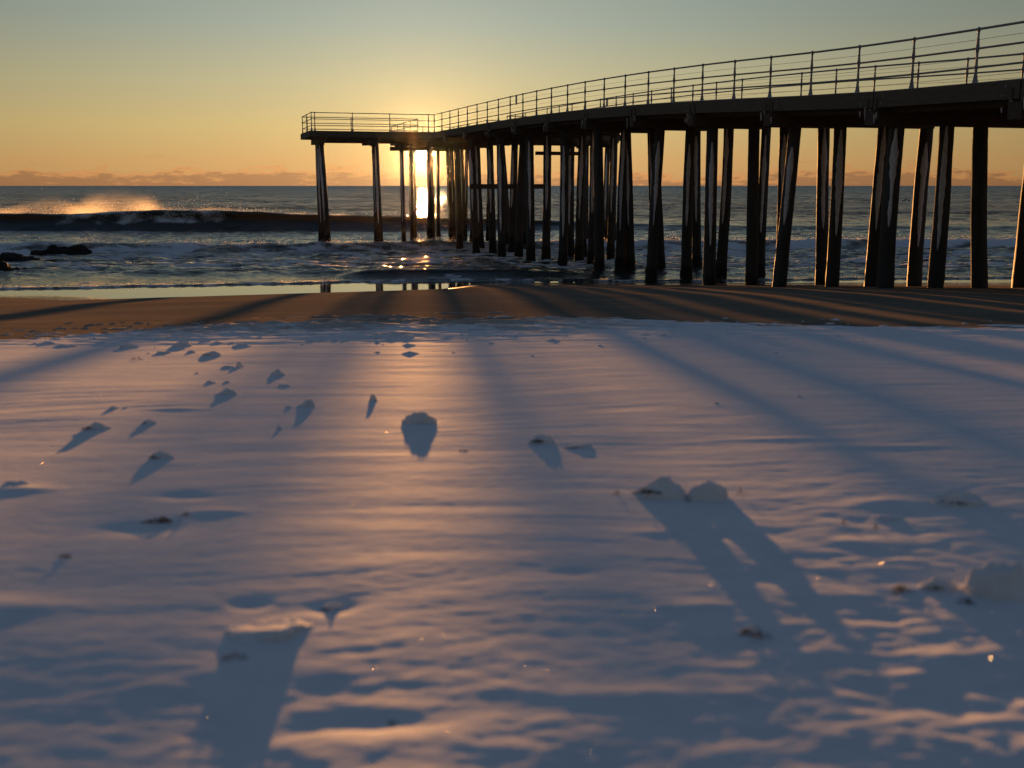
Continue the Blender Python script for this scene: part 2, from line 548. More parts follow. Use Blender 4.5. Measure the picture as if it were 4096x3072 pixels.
M = {k: mat(k, f) for k, f in dict(
    pile_wood=m_wood_pile, beam_wood=m_wood_beam, dark_wood=m_wood_dark, rail_steel=m_steel, snow=m_snow,
    ice_crust=m_crust, sand=m_sand, sea_water=m_water, wet_rock=m_rock, seaweed=m_weed, droplet=m_droplet,
    sign_board=plain((0.42, 0.44, 0.40)), gull_body=plain((0.10, 0.10, 0.10)), wire_steel=plain((0.22, 0.2, 0.18), 0.5),
    crystal=plain((0.4, 0.4, 0.4), 0.34, Metallic=1.0)).items()}

# ---------------------------------------------------------------- terrain
_py = np.array([-40, -5, 0, 3.2, 6.5, 13, 20, 25, 29.5, 34, 36.5, 39, 42, 50, 60, 90, 400])
_pz = np.array([3.1, 2.80, 2.690, 2.680, 2.565, 2.20, 1.83, 1.50, 1.11, .74, .58, .42, .2, -.2, -.6, -2, -6])
_fy = np.linspace(-40, 400, 8801)
_fz = np.interp(_fy, _py, _pz)
_k = np.hanning(61)
_k /= _k.sum()
_fz = np.convolve(np.pad(_fz, 30, mode='edge'), _k, 'valid')


def beach(X, Y):
    X = np.asarray(X, float)
    Y = np.asarray(Y, float)
    z = np.interp(Y, _fy, _fz)
    low = np.clip((-1.0 - X) / 10.0, 0, 1.05) * sstep(Y, 6, 24)
    z = z - 0.30 * low
    z = z - 0.21 * sstep(-X, 0.5, 4) * (1 - sstep(-X, 8, 15)) * sstep(Y, 25, 31) * (1 - sstep(Y, 38, 42))
    z = z + 0.03 * fbm(X * 0.16, Y * 0.22, 2, 40) * sstep(Y, 3, 12) * (1 - sstep(Y, 22, 27))
    z = z + 0.0025 * fbm(X * 0.9, Y * 3.0, 3, 44) * (1 - sstep(Y, 26, 31))
    return z


def ripples(X, Y):
    """wind-cut ripple relief of the snow, metres"""
    ang = math.radians(7)
    wx = 0.35 * fbm(X * 0.35, Y * 0.35, 2, 60)
    u = (X * math.cos(ang) + Y * math.sin(ang)) + wx
    v = (-X * math.sin(ang) + Y * math.cos(ang)) + 0.55 * fbm(X * 0.28, Y * 0.28, 3, 63)
    s = 0.0032 * fbm(u * 0.55, v * 2.6, 3, 70, 0.5)
    a = perlin(u * 1.1, v * 9.0, 80)
    b = perlin(u * 2.4, v * 19.0, 83)
    c = perlin(u * 0.6, v * 4.2, 86)
    ridge = (1 - np.abs(a) * 2.2) * 0.5
    ridge2 = (1 - np.abs(c) * 2.4) * 0.5
    amp = 0.25 + 1.0 * sstep(fbm(X * 0.3, Y * 0.4, 2, 90), -0.25, 0.35)
    s = s + amp * (0.0026 * ridge + 0.0014 * b + 0.0030 * ridge2)
    s = s * (0.45 + 0.45 * sstep(Y, 3.0, 7.0))
    sharp = np.maximum(0, perlin(u * 0.7 + 40, v * 5.5, 120)) ** 0.6
    s = s + 0.0028 * amp * sharp
    s = s + 0.0009 * fbm(X * 14, Y * 26, 3, 95)
    s = s + 0.006 * fbm(X * 0.8, Y * 1.3, 2, 98) * (1 - sstep(Y, 5, 12))
    # rough trodden ground low in the frame and to the right
    tr = sstep(X - 0.25 * Y, -0.6, 0.6) * (1 - sstep(Y, 3.2, 5.5)) + 0.45 * (1 - sstep(Y, 1.8, 3.2))
    s = s + tr * (0.0075 * fbm(X * 3.2, Y * 5.2, 3, 110, 0.55) + 0.0035 * fbm(X * 13, Y * 19, 2, 115, 0.5))
    return s


def snow_thick(X, Y):
    edge = 13.6 + 1.3 * fbm(X * 0.16, 3.3 + 0 * X, 2, 30) - 2.6 * sstep(-X, 1.5, 6) - 1.0 * sstep(X, 1.0, 5.0)
    t = (edge - Y) * 0.035
    t = np.clip(t, -0.12, 0.035)
    rag = 0.034 * fbm(X * 0.5, Y * 2.8, 5, 33, 0.6) + 0.014 * fbm(X * 2.5, Y * 9, 3, 36)
    rag = rag * (1 + 1.9 * sstep(1.2 - X, 0, 2.0))
    return t + rag * sstep(Y, 9.0, 13) + 0.004


def snow_top(X, Y):
    return beach(X, Y) + snow_thick(X, Y) + ripples(X, Y) * (1 - 0.45 * sstep(Y, 10, 14)) + lumps(X, Y)


# soft drift mounds and footprints that belong to the snow sheet: (px, py, half width m, half depth m, height m)
MOUNDS = [(60, 1965, .22, .10, .030), (740, 1990, .16, .07, -.022), (880, 2050, .14, .05, .016), (560, 2115, .20, .10, -.03),
          (40, 2430, .20, .09, .020), (1000, 2425, .07, .05, -.035), (1330, 2440, .08, .06, -.03), (1480, 2900, .22, .06, -.025),
          (3700, 2060, .20, .07, -.03), (3560, 2010, .20, .06, .02), (2900, 2150, .22, .08, -.03), (2650, 2140, .15, .06, .02),
          (3100, 2330, .25, .08, -.02), (3450, 2180, .12, .05, .018), (2800, 2440, .14, .06, .02), (3000, 2580, .16, .05, -.02),
          (3500, 2480, .15, .06, -.025), (3750, 2650, .15, .07, .02), (700, 1640, .22, .06, .02), (3560, 1790, .5, .08, .02),
          (3150, 1760, .35, .08, .015), (2300, 2300, .12, .05, -.012), (2500, 2800, .2, .06, .02)]
_mnd = []


def lumps(X, Y):
    s = 0 * X
    for (mx, my, a, b, h) in _mnd:
        if h is None:
            continue
        d = ((X - mx) / a) ** 2 + ((Y - my) / b) ** 2
        s = s + h * np.exp(-d * 1.4)
    return s


for (px, py, a, b, h) in MOUNDS:
    q = ground_hit(px, py, lambda x, y: float(beach(x, y)) + 0.04)
    _mnd.append((q[0], q[1], a * 0.75, b * 0.8, h * 0.33))


def build_ground():
    # bare sand, fan-shaped grid so detail follows distance
    ys = np.concatenate([np.linspace(-40, -1, 20), np.linspace(0, 8, 60), np.linspace(8.05, 44, 500), np.geomspace(44.3, 420, 60)])
    r = np.linspace(-1, 1, 260)
    R, Yg = np.meshgrid(r, ys)
    Wd = 18 + np.maximum(Yg, 0) * 0.9
    X = R * Wd
    o = link("sand", grid_mesh("sand", X, Yg, beach(X, Yg)), M['sand'])
    tag(o, "bare wet brown sand between the snow and the surf", "sand", kind="structure")
    # snow sheet
    ys = np.concatenate([np.linspace(-20, 1.0, 50), np.linspace(1.03, 3.2, 210), np.linspace(3.215, 7, 250), np.linspace(7.03, 16.4, 300)])
    r = np.linspace(-1, 1, 620)
    R, Yg = np.meshgrid(np.sign(r) * np.abs(r) ** 1.25, ys)
    X = R * (3.0 + np.maximum(Yg, 0) * 0.85 + 8 * sstep(-Yg, 1, 15))
    Z = snow_top(X, Yg)
    o = link("snow", grid_mesh("snow", X, Yg, Z), M['snow'])
    tag(o, "wind-rippled snow covering the upper beach", "snow", kind="structure")


build_ground()

# ---------------------------------------------------------------- sea
_wy = np.array([20, 37, 39, 42.5, 47, 51.5, 56, 62, 75, 9000.])
_wz = np.array([.50, .50, .50, .46, .32, .20, .07, 0, 0, 0])


def wave_front(u, front, back):
    """u: metres behind the crest (+ = seaward); steep face on the shore side"""
    return np.where(u < 0, 1 - sstep(-u, 0, front), np.exp(-np.maximum(u, 0) / back))


def build_sea():
    ys = np.concatenate([np.linspace(29, 45, 190), np.linspace(45.07, 72, 330), np.linspace(72.2, 90, 80), np.linspace(90.1, 101, 110), np.linspace(101.5, 160, 90), np.geomspace(161, 12000, 150)])
    r = np.linspace(-0.85, 0.85, 800)
    R, Y = np.meshgrid(r, ys)
    X = R * (Y + 8)
    Z = np.interp(Y, _wy, _wz) - 0.05 * np.clip((-X - 2) / 12, 0, 1) * (1 - sstep(Y, 44, 50))
    D = 0 * X                                            # forward push of crests
    foam = 0 * X
    # broken, choppy water of the surf zone
    zone = sstep(Y, 39, 44) * (1 - 0.35 * sstep(Y, 64, 72)) * (1 - 0.5 * sstep(Y, 100, 130))
    wx = X + 0.9 * fbm(X * 0.25, Y * 0.3, 2, 200)
    wy = Y + 0.9 * fbm(X * 0.25 + 9, Y * 0.3, 2, 205)
    ch = 0.30 * (0.5 - np.abs(perlin(wx * 0.22, wy * 0.40, 210)) * 1.6)
    ch = ch + 0.14 * (0.5 - np.abs(perlin(wx * 0.55, wy * 0.95, 215)) * 1.6)
    ch = ch + 0.060 * (0.5 - np.abs(perlin(wx * 1.5, wy * 2.2, 220)) * 1.6)
    fine = 0.020 * fbm(wx * 3.3, wy * 4.2, 3, 225)
    near = 1 - sstep(Y, 100, 170)
    Z = Z + zone * near * (ch * 0.95 + fine * 1.5)
    # swash: nearly flat, with faint wavelets
    # outer swell, long crests
    far = sstep(Y, 100, 150)
    Z = Z + far * (0.28 * perlin(X * 0.018, Y * 0.075, 230) + 0.16 * perlin(X * 0.06, Y * 0.20, 235)) * (1 - sstep(Y, 1500, 4000) * 0.6)
    # rough skyline
    Z = Z + sstep(Y, 2500, 5000) * 0.8 * perlin(X * 0.004, Y * 0.004, 238)

    # the big breaker
    cy = 96.0 + 1.6 * perlin(X * 0.045, 0.3 + 0 * X, 240) + 0.6 * perlin(X * 0.14, 5.3 + 0 * X, 242) + 0.02 * X
    hgt = np.interp(X, [-90, -50, -38, -33, -26, -20, -10, 0, 8, 16, 40, 80], [1.5, 1.62, 1.40, 1.72, 1.75, 1.45, 1.15, 0.95, 0.62, 0.40, 0.28, 0.2])
    hgt = hgt + 0.10 * perlin(X * 0.35, 1 + 0 * X, 244)
    u = Y - cy
    w = wave_front(u, 3.4, 4.6)
    Z = Z * (1 - 0.7 * w) + hgt * w
    D = D + 0.9 * sstep(w, 0.55, 1.0) * (hgt / 1.6) * (u < 3)
    curl = sstep(-X, 22.5, 26) * (1 - sstep(-X, 38, 41)) + sstep(-X, 46, 52)
    foam = np.maximum(foam, curl * 0.64 * (u < 0.2) * (u > -3.8) * sstep(w, 0.0, 0.5) * (0.75 + 0.5 * fbm(X * 0.5, Y * 0.8, 3, 246)))
    foam = np.maximum(foam, 0.55 * sstep(-X, 24, 30) * (1 - sstep(np.abs(u + 5), 0.5, 2.5)))
    foam = np.maximum(foam, 0.62 * np.exp(-((u - 0.15) / 0.35) ** 2) * sstep(-X, 5, 25))
    thin = sstep(w, 0.35, 1.0) * (hgt > 0.8) * (1 - curl)
    # smooth foam sheen between breaker and bore
    foam = np.maximum(foam, 0.40 * sstep(Y, 68, 72) * (1 - sstep(Y, 86, 91)) * (0.5 + fbm(X * 0.10, Y * 0.5, 3, 248)))

    # the bore crossing the pier
    cb = np.interp(X, [-45, -30, -18, -11, -4, 5, 20, 45], [62.5, 61.2, 62.0, 63.0, 65.6, 66.2, 67.5, 70]) + 0.9 * fbm(X * 0.16, 2 + 0 * X, 3, 250)
    hb = np.interp(X, [-45, -25, -15, -5, 5, 20, 50], [.55, .62, .50, .55, .52, .50, .55]) + 0.13 * fbm(X * 0.5, 7 + 0 * X, 3, 252)
    u = Y - cb
    w = wave_front(u, 2.0, 3.0)
    Z = Z * (1 - 0.5 * w) + hb * w + w * sstep(-u, -0.5, 1.2) * 0.10 * fbm(X * 2.0, Y * 2.5, 3, 254)
    ff = (u > -2.2) * (u < 1.0) * (0.62 + 0.55 * fbm(X * 0.3, Y * 0.6, 3, 256))
    ff = ff * np.interp(X, [-45, -24, -14, -6, 2, 10, 45], [.95, 1.0, .62, .72, .8, 1.05, 1.1])
    foam = np.maximum(foam, ff)
    foam = np.maximum(foam, (u > 0.8) * (1 - sstep(u, 2.0, 8.0)) * np.interp(X, [-10, 5, 30], [.45, .6, .85]) * (0.75 + 0.6 * fbm(X * 0.5, Y * 0.9, 3, 258)))
    # lacy foam left in the trough
    lace = 0.50 + 0.75 * fbm(X * 0.35, Y * 0.75, 4, 260, 0.6)
    foam = np.maximum(foam, lace * sstep(Y, 42, 46) * (1 - sstep(Y, 62, 66)))

    # second small breaker near the shore
    cy = 40.9 + 0.25 * fbm(X * 0.5, 1 + 0 * X, 2, 270) + 0.05 * X
    hs = 0.27 * sstep(X, -7.2, -5.0) * (1 - sstep(X, -0.3, 4.0)) + 0.05 * sstep(X, -0.3, 4.0)
    u = Y - cy
    w = wave_front(u, 1.15, 1.0)
    Z = Z + hs * w
    D = D + 0.25 * sstep(w, 0.5, 1) * (hs / 0.27)
    # foam edge of the swash
    ce = np.interp(X, [-25, -16, -9, -3, 2, 6, 12, 30], [35.6, 35.9, 37.3, 38.6, 38.6, 38.2, 39.0, 40.5]) + 0.35 * fbm(X * 0.35, 2 + 0 * X, 4, 275)
    u = Y - ce
    w = np.where(u < 0, 1 - sstep(-u, 0, 0.10), np.exp(-np.maximum(u, 0) / 0.8))
    hw = 0.055 + 0.03 * fbm(X * 1.6, 3 + 0 * X, 3, 277)
    Z = Z + hw * w * (1 + 0.35 * fbm(X * 5, Y * 6, 2, 279))
    foam = np.maximum(foam, (u > -0.12) * (1 - sstep(u, 0.15, 0.9)) * (0.50 + 0.95 * fbm(X * 1.3, Y * 2.0, 3, 281)))
    foam = np.maximum(foam, (u > 0.4) * (1 - sstep(u, 1.0, 5.0)) * (0.22 + 0.8 * fbm(X * 0.7, Y * 1.5, 3, 283)))
    calm = 1 - sstep(Y - ce, -0.3, 0.1)
    Z = Z + (Y > ce) * (1 - sstep(Y, 41, 45)) * sstep(Y - ce, 0, 1.0) * 0.018 * fbm(X * 1.2, Y * 2.4, 3, 285)
    o = link("sea", grid_mesh("sea", X, Y - D, Z, {'foam': np.clip(foam, 0, 1.2), 'calm': calm, 'thin': thin}), M['sea_water'])
    tag(o, "cold grey-blue Atlantic surf with one breaker, foam lines and a glassy swash edge", "sea", kind="structure")
    return dict(X=X, Y=Y - D, Z=Z)


SEA = build_sea()


def sea_z(x, y):
    d = (SEA['X'][::3, ::3] - x) ** 2 + (SEA['Y'][::3, ::3] - y) ** 2
    return float(SEA['Z'][::3, ::3].flat[int(np.argmin(d))])


# ---------------------------------------------------------------- pier frame
PA, PB = 16.05, -0.3085                     # near edge of the deck: X = PA + PB * Y
_l = math.hypot(PB, 1)
DV = np.array([PB, 1]) / _l                 # seaward
NV = np.array([1, -PB]) / _l                # across, away from the camera
_dy = [5, 14, 18, 22, 25, 28, 31, 33.5, 38, 43, 48, 52, 60, 68, 90]
_dz = [1.75, 1.82, 1.88, 1.97, 2.06, 2.20, 2.37, 2.50, 2.70, 2.87, 2.99, 3.05, 3.13, 3.18, 3.20]


def deck_z(yn):
    return CAM_Z + float(np.interp([yn - .8, yn, yn + .8], _dy, _dz).mean())


def P(yn, t, dz=0.0):
    """point on the pier: yn = Y of its foot on the near edge line, t = metres across, dz above deck"""
    return Vector((PA + PB * yn + NV[0] * t, yn + NV[1] * t, deck_z(yn) + dz))


Y_T0 = 67.4                                 # front of the T-head
Y_T1 = Y_T0 + 4.7 * DV[1]
Y_END = 80.5
L_W, R_W = 7.43, 12.34                      # T-head reach left and right of the near edge line
W_IN = 4.75
Y_START = 13.0

pier = link("pier", None)
pier.location = P(40, 2.3, -6.5)
tag(pier, "long timber fishing pier on raked piles, ending in a railed T-shaped head over the surf", "pier")
PIER_INV = Matrix.Translation(-pier.location)


def part(name, mb, m, parent=None, label=None):
    """mesh given in world coordinates becomes a child of the pier (or of a pier part placed at its origin)"""
    me = mb.mesh(name) if isinstance(mb, MB) else mb
    me.transform(PIER_INV)
    o = link(name, me, m, parent or pier)
    if label:
        o['label'] = label
    return o


def deck():
    ysn = list(np.arange(Y_START, Y_END + 0.01, 1.5))
    mb = MB()
    for a, b in zip(ysn[:-1], ysn[1:]):      # stem planking
        mb.beam(P(a, W_IN / 2), P(b, W_IN / 2), W_IN + 0.20, 0.07)
    # head wings (the stem lies between them)
    mid = (Y_T0 + Y_T1) / 2
    dep = 4.7
    mb.beam(P(mid, -L_W), P(mid, -0.1), dep + 0.16, 0.068, drop=0.003)
    mb.beam(P(mid, W_IN + 0.1), P(mid, R_W), dep + 0.16, 0.068, drop=0.003)
    part("deck", mb, M['beam_wood'])
    sn = MB()                                 # thin frozen snow along the deck edge
    for a, b in zip(ysn[:-1], ysn[1:]):
        sn.beam(P(a, 0.02), P(b, 0.02), 0.20, 0.03, drop=-0.03)
        sn.beam(P(a, W_IN / 2), P(b, W_IN / 2), 2.6, 0.02, drop=-0.02)
    part("snow_strip", sn, M['ice_crust'])
    # fascia beams
    def fas(p, q, name="fascia_beam"):
        part(name, MB().beam(p, q, 0.07, 0.35, drop=-0.012), M['beam_wood'])
    bents = [Y_START] + [20.8 + 4.31 * k for k in range(11)] + [Y_T0 + 0.05]
    bents[1:1] = [16.5]
    for a, b in zip(bents[:-1], bents[1:]):
        fas(P(a + 0.02, -0.10), P(b - 0.02, -0.10))
        fas(P(a + 0.02, W_IN + 0.10), P(b - 0.02, W_IN + 0.10))
    for a, b in ((-L_W - 0.1, -3.7), (-3.67, -0.14)):
        fas(P(Y_T0 - 0.08, a), P(Y_T0 - 0.08, b))
        fas(P(Y_T1 + 0.08, a), P(Y_T1 + 0.08, b))
    for a, b in ((W_IN + 0.14, 8.6), (8.63, R_W + 0.1)):
        fas(P(Y_T0 - 0.08, a), P(Y_T0 - 0.08, b))
        fas(P(Y_T1 + 0.08, a), P(Y_T1 + 0.08, b))
    fas(P(Y_T0 - 0.08, -L_W - 0.1), P(Y_T1 + 0.08, -L_W - 0.1))
    fas(P(Y_T0 - 0.08, R_W + 0.1), P(Y_T1 + 0.08, R_W + 0.1))
    fas(P(Y_T1 + 0.1, -0.10), P(Y_END, -0.10))
    fas(P(Y_T1 + 0.1, W_IN + 0.1), P(Y_END, W_IN + 0.1))
    fas(P(Y_END + 0.03, -0.1), P(Y_END + 0.03, W_IN + 0.1))
    # stringers under the planking
    for t in np.linspace(0.25, W_IN - 0.25, 7):
        s = MB()
        for a, b in zip(ysn[:-1], ysn[1:]):
            s.beam(P(a, t), P(b, t), 0.10, 0.38, drop=0.075)
        part("stringer", s, M['dark_wood'])
    for q in np.linspace(0.12, 4.4, 6):
        yq = Y_T0 + q * DV[1]
        part("stringer", MB().beam(P(yq, -L_W + 0.75), P(yq, 0.1), 0.10, 0.46, drop=0.075), M['dark_wood'])
        part("stringer", MB().beam(P(yq, W_IN), P(yq, R_W - 0.3), 0.10, 0.46, drop=0.075), M['dark_wood'])


deck()

PILE_TOP = -0.60


def build_pile(top, base, r=0.185, name="pile", crust=True, seed=0):
    top, base = Vector(top), Vector(base)
    d = (top - base)
    gz = base.z
    bot = base - d.normalized() * 1.0
    n, m = 14, 46
    rnd = random.Random(seed)
    vs, fs = [], []
    bend = Vector((rnd.uniform(-.05, .05), rnd.uniform(-.05, .05), 0))
    for i in range(m + 1):
        f = i / m
        p = bot.lerp(top, f) + bend * math.sin(math.pi * f)
        z = p.z - gz
        grow = (0.035 if gz < 0.62 else 0.008) * max(0, 1 - abs(z - 0.15) / 0.75)
        rr = r * (1.10 - 0.14 * f) + grow
        for k in range(n):
            a = 2 * math.pi * k / n
            jj = mnoise.noise(Vector((math.cos(a) * 1.3 + seed, math.sin(a) * 1.3, p.z * 0.8))) * 0.012
            jj += mnoise.noise(Vector((math.cos(a) * 2 + seed, math.sin(a) * 2, p.z * 5))) * (1.4 * grow + 0.005)
            vs.append(p + Vector((math.cos(a), math.sin(a), 0)) * (rr + jj))
    for i in range(m):
        for k in range(n):
            k2 = (k + 1) % n
            fs.append((i * n + k, i * n + k2, (i + 1) * n + k2, (i + 1) * n + k))
    fs.append(tuple(reversed(range(n))))
    fs.append(tuple(m * n + k for k in range(n)))
    mb = MB().add(vs, fs, True)
    o = part(name, mb, M['pile_wood'])
    if crust:
        H = top.z - gz
        z1 = gz + H * rnd.uniform(0.22, 0.42)
        z0 = top.z - rnd.uniform(0.02, 0.7)
        ac = math.radians(-90 - rnd.uniform(8, 32))
        vs, fs = [], []
        m2, n2 = 46, 6
        for i in range(m2 + 1):
            z = z0 + (z1 - z0) * i / m2
            f = (z - bot.z) / (top.z - bot.z)
            p = bot.lerp(top, f) + bend * math.sin(math.pi * f)
            q = i / m2
            w = math.radians(36) * min(1, q * 3 + 0.25) * (1 - q) ** 0.45
            w *= 0.8 + 0.5 * mnoise.noise(Vector((seed * 3.1, z * 1.2, 0)))
            w2 = w * (1 + 0.35 * mnoise.noise(Vector((seed, z * 6, 4))))
            w1 = w * (1 + 0.35 * mnoise.noise(Vector((seed, z * 6, 9))))
            rr = r * (1.10 - 0.14 * f) + 0.018
            for k in range(n2 + 1):
                s = k / n2 * 2 - 1
                a = ac + (s * (w1 if s < 0 else w2)) + 0.12 * mnoise.noise(Vector((seed, z * 0.7, 2)))
                th = 0.016 * (1 - s * s) - (0.016 if abs(s) > 0.99 else 0)
                th += 0.006 * mnoise.noise(Vector((a * 3, z * 8, seed)))
                vs.append(p + Vector((math.cos(a), math.sin(a), 0)) * (rr + th))
        for i in range(m2):
            for k in range(n2):
                b = i * (n2 + 1) + k
                fs.append((b, b + n2 + 1, b + n2 + 2, b + 1))
        part("snow_crust", MB().add(vs, fs, True), M['ice_crust'], o)
    return o


def surf_z(x, y):
    return max(float(beach(x, y)), float(np.interp(y, _wy, _wz)))


# piles of each bent: (px at cap, px at foot) measured on the photograph
BENTS = {
    0: [], 1: [(3590, 3554), (3789, 3741), (3922, 3895), (4145, 4092)],
    2: [(3182, 3126), (3362, 3326), (3540, 3494), (3709, 3663)],
    3: [(2850, 2833), (3016, 2990), (3142, 3112), (3296, 3271)],
    4: [(2642, 2598), (2763, 2741), (2916, 2877), (3067, 3031)],
    5: [(2391, 2390), (2500, 2473), (2505, 2514), (2612, 2638), (2785, 2779)],
    6: [(2256, 2242), (2378, 2360), (2500, 2506), (2604, 2632)],
    7: [(2117, 2126), (2190, 2188), (2331, 2322), (2457, 2437)],
    8: [(2000, 2004), (2094, 2081), (2285, 2284), (2330, 2337)],
    9: [(1884, 1902), (1958, 1976), (2060, 2045), (2194, 2188)],
    10: [(1826, 1840), (1908, 1926), (1998, 2030), (2092, 2098)],
}
_sd = 0
for k, lst in BENTS.items():
    yb = 20.8 + 4.31 * k
    p0 = np.array([PA + PB * yb, yb])
    cap = part("pile_cap", MB().beam(P(yb, -0.22), P(yb, W_IN + 0.22), 0.32, 0.32, drop=0.40), M['dark_wood'])
    # brackets where the cap meets the near fascia, iced over
    part("bracket", MB().beam(P(yb - 0.10, -0.17), P(yb - 0.10, -0.137), 0.07, 0.62, drop=0.10), M['beam_wood'], cap)
    part("bracket", MB().beam(P(yb + 0.20, -0.17), P(yb + 0.20, -0.137), 0.07, 0.55, drop=0.14), M['beam_wood'], cap)
    for j in range(5):
        tt = -0.19 - 0.02 * random.random()
        yy = yb + random.uniform(-0.3, 0.5)
        l = random.uniform(0.08, 0.30)
        a = P(yy, tt, -0.33 - 0.04 * j)
        part("icicle", MB().tube([a, a - Vector((0, 0, l * .5)), a - Vector((0, 0, l))], [0.022, 0.014, 0.003], 6), M['ice_crust'], cap)
    # bolt heads on the fascia by the bent
    for dy, dz in ((-0.35, -0.10), (0.35, -0.10), (-0.3, -0.26), (0.42, -0.27)):
        part("bolt", MB().tube([P(yb + dy, -0.136, dz), P(yb + dy, -0.16, dz)], 0.022, 8), M['rail_steel'], cap)
    for (xt, xb) in lst:
        ytop = 495 if k < 5 else 560
        q = plane_hit(xt, ytop, p0, NV)
        # across position at cap level
        t = float(np.dot(q[:2] - p0, NV))
        top = P(yb, t, PILE_TOP)
        yf = {1: 1148, 2: 1145, 3: 1140, 4: 1115, 5: 1087, 6: 1073, 7: 1045, 8: 1028, 9: 1010, 10: 985}[k]
        q = plane_hit(xb, yf, p0, NV)
        tb = float(np.dot(q[:2] - p0, NV))
        g = P(yb, tb)
        # small rake along the pier too
        off = random.uniform(-0.25, 0.25)
        bx, by = g.x + DV[0] * off, g.y + DV[1] * off
        _sd += 1
        build_pile(top, (bx, by, surf_z(bx, by)), 0.180 + random.uniform(-.008, .012), seed=_sd, crust=(_sd % 7 != 3))
# bents of the head and of the outer stem
for t0, pl in ((-L_W + 0.5, [(0.3, 1284, 1312), (1.5, 1278, 1296), (3.0, 1272, 1286)]), (-3.75, [(0.3, 1504, 1522), (2.2, 1497, 1507)]),
               (9.6, [(0.3, 2345, 2343), (3.9, 2368, 2372)]), (R_W - 0.6, [(0.3, 2430, 2424), (3.9, 2452, 2455)])):
    a, b = P(Y_T0, t0, 0), P(Y_T1, t0, 0)
    cap = part("pile_cap", MB().beam(a - Vector((DV[0], DV[1], 0)) * 0.15, b - Vector((DV[0], DV[1], 0)) * 1.4, 0.34, 0.30, drop=0.41), M['dark_wood'])
    wd = MB()                                  # corbel plates bolted either side of the cap
    ab = Vector((NV[0], NV[1], 0))
    dd = Vector((DV[0], DV[1], 0))
    for sgn in (-1, 1):
        for (ww, dz, hh) in ((0.34, -0.36, 0.14), (0.25, -0.50, 0.14), (0.16, -0.64, 0.20)):
            o0 = a + ab * sgn * ww - dd * 0.12
            wd.beam(o0 + Vector((0, 0, dz)), o0 + dd * 0.5 + Vector((0, 0, dz)), 0.10, hh)
    part("corbel", wd, M['beam_wood'], cap)
    for (s, xt, xb) in pl:
        p0 = np.array(P(Y_T0 + s * DV[1], t0)[:2])
        q = plane_hit(xt, 600, p0, NV)
        q2 = plane_hit(xb, 945, p0, NV)
        _sd += 1
        build_pile((q[0], q[1], deck_z(68) - 0.62), (q2[0], q2[1], 0.0), 0.175, seed=_sd)
for yb, pl in ((67.9, [(1606, 1617), (1845, 1852), (1905, 1885), (2010, 2036), (2120, 2120)]), (72.6, [(1715, 1718), (1790, 1810), (1880, 1893), (1960, 1952)]),
               (76.6, [(1641, 1650), (1722, 1728), (1806, 1815), (1868, 1860)]), (80.2, [(1655, 1660), (1752, 1754), (1800, 1804)])):
    p0 = np.array(P(yb, 0)[:2])
    part("pile_cap", MB().beam(P(yb, -0.2), P(yb, W_IN + 0.2), 0.30, 0.30, drop=0.41), M['dark_wood'])
    for (xt, xb) in pl:
        q = plane_hit(xt, 600, p0, NV)
        q2 = plane_hit(xb, 940, p0, NV)
        _sd += 1
        build_pile((q[0], q[1], deck_z(72) - 0.62), (q2[0], q2[1], 0.0), 0.205 if 1712 < xt < 1740 else 0.13, seed=_sd)
# horizontal braces bolted across two bents
yb = 20.8 + 4.31 * 9
part("cross_brace", MB().beam(P(yb, 0.05, 0) * 1.0 - Vector((0, 0.22, P(yb, 0).z - 3.93)), P(yb, 4.6) - Vector((0, 0.22, P(yb, 0).z - 3.93)), 0.14, 0.26), M['dark_wood'])
yb = 20.8 + 4.31 * 8
part("cross_brace", MB().beam(P(yb, 2.3, 0) - Vector((0, 0.22, P(yb, 0).z - 5.55)), P(yb, 4.9) - Vector((0, 0.22, P(yb, 0).z - 5.55)), 0.12, 0.18), M['dark_wood'])

# ---------------------------------------------------------------- railings
POST = MB().lathe([(0, .078), (.012, .078), (.03, .062), (.10, .045), (.20, .031), (.28, .028), (.305, .036), (.33, .036), (.36, .030),
                   (.50, .0235), (.60, .026), (.665, .036), (.70, .040), (.73, .036), (.80, .029), (.92, .0225), (1.00, .023), (1.03, .034),
                   (1.055, .040), (1.08, .036), (1.10, .018), (1.104, .002)], 12)
POST_ME = POST.mesh("rail_post")
POST_ME.materials.append(M['rail_steel'])


def railing(pts):
    """pts: deck-level points of the posts, in order"""
    rl = MB()
    for h, r in ((1.06, .024), (.69, .021), (.325, .021)):
        rl.tube([p + Vector((0, 0, h)) for p in pts], r, 8)
    o = part("railing", rl, M['rail_steel'])
    for h in (.86, .50, .15):
        w = MB().tube([p + Vector((0, 0, h)) for p in pts], 0.0042, 5)
        part("wire", w, M['wire_steel'], o)
    return o


def posts(pts, par):
    for p in pts:
        link("rail_post", POST_ME, None, par, p - pier.location)


def line(ya, ta, yb, tb, n):
    return [P(ya + (yb - ya) * i / n, ta + (tb - ta) * i / n, 0.0) for i in range(n + 1)]


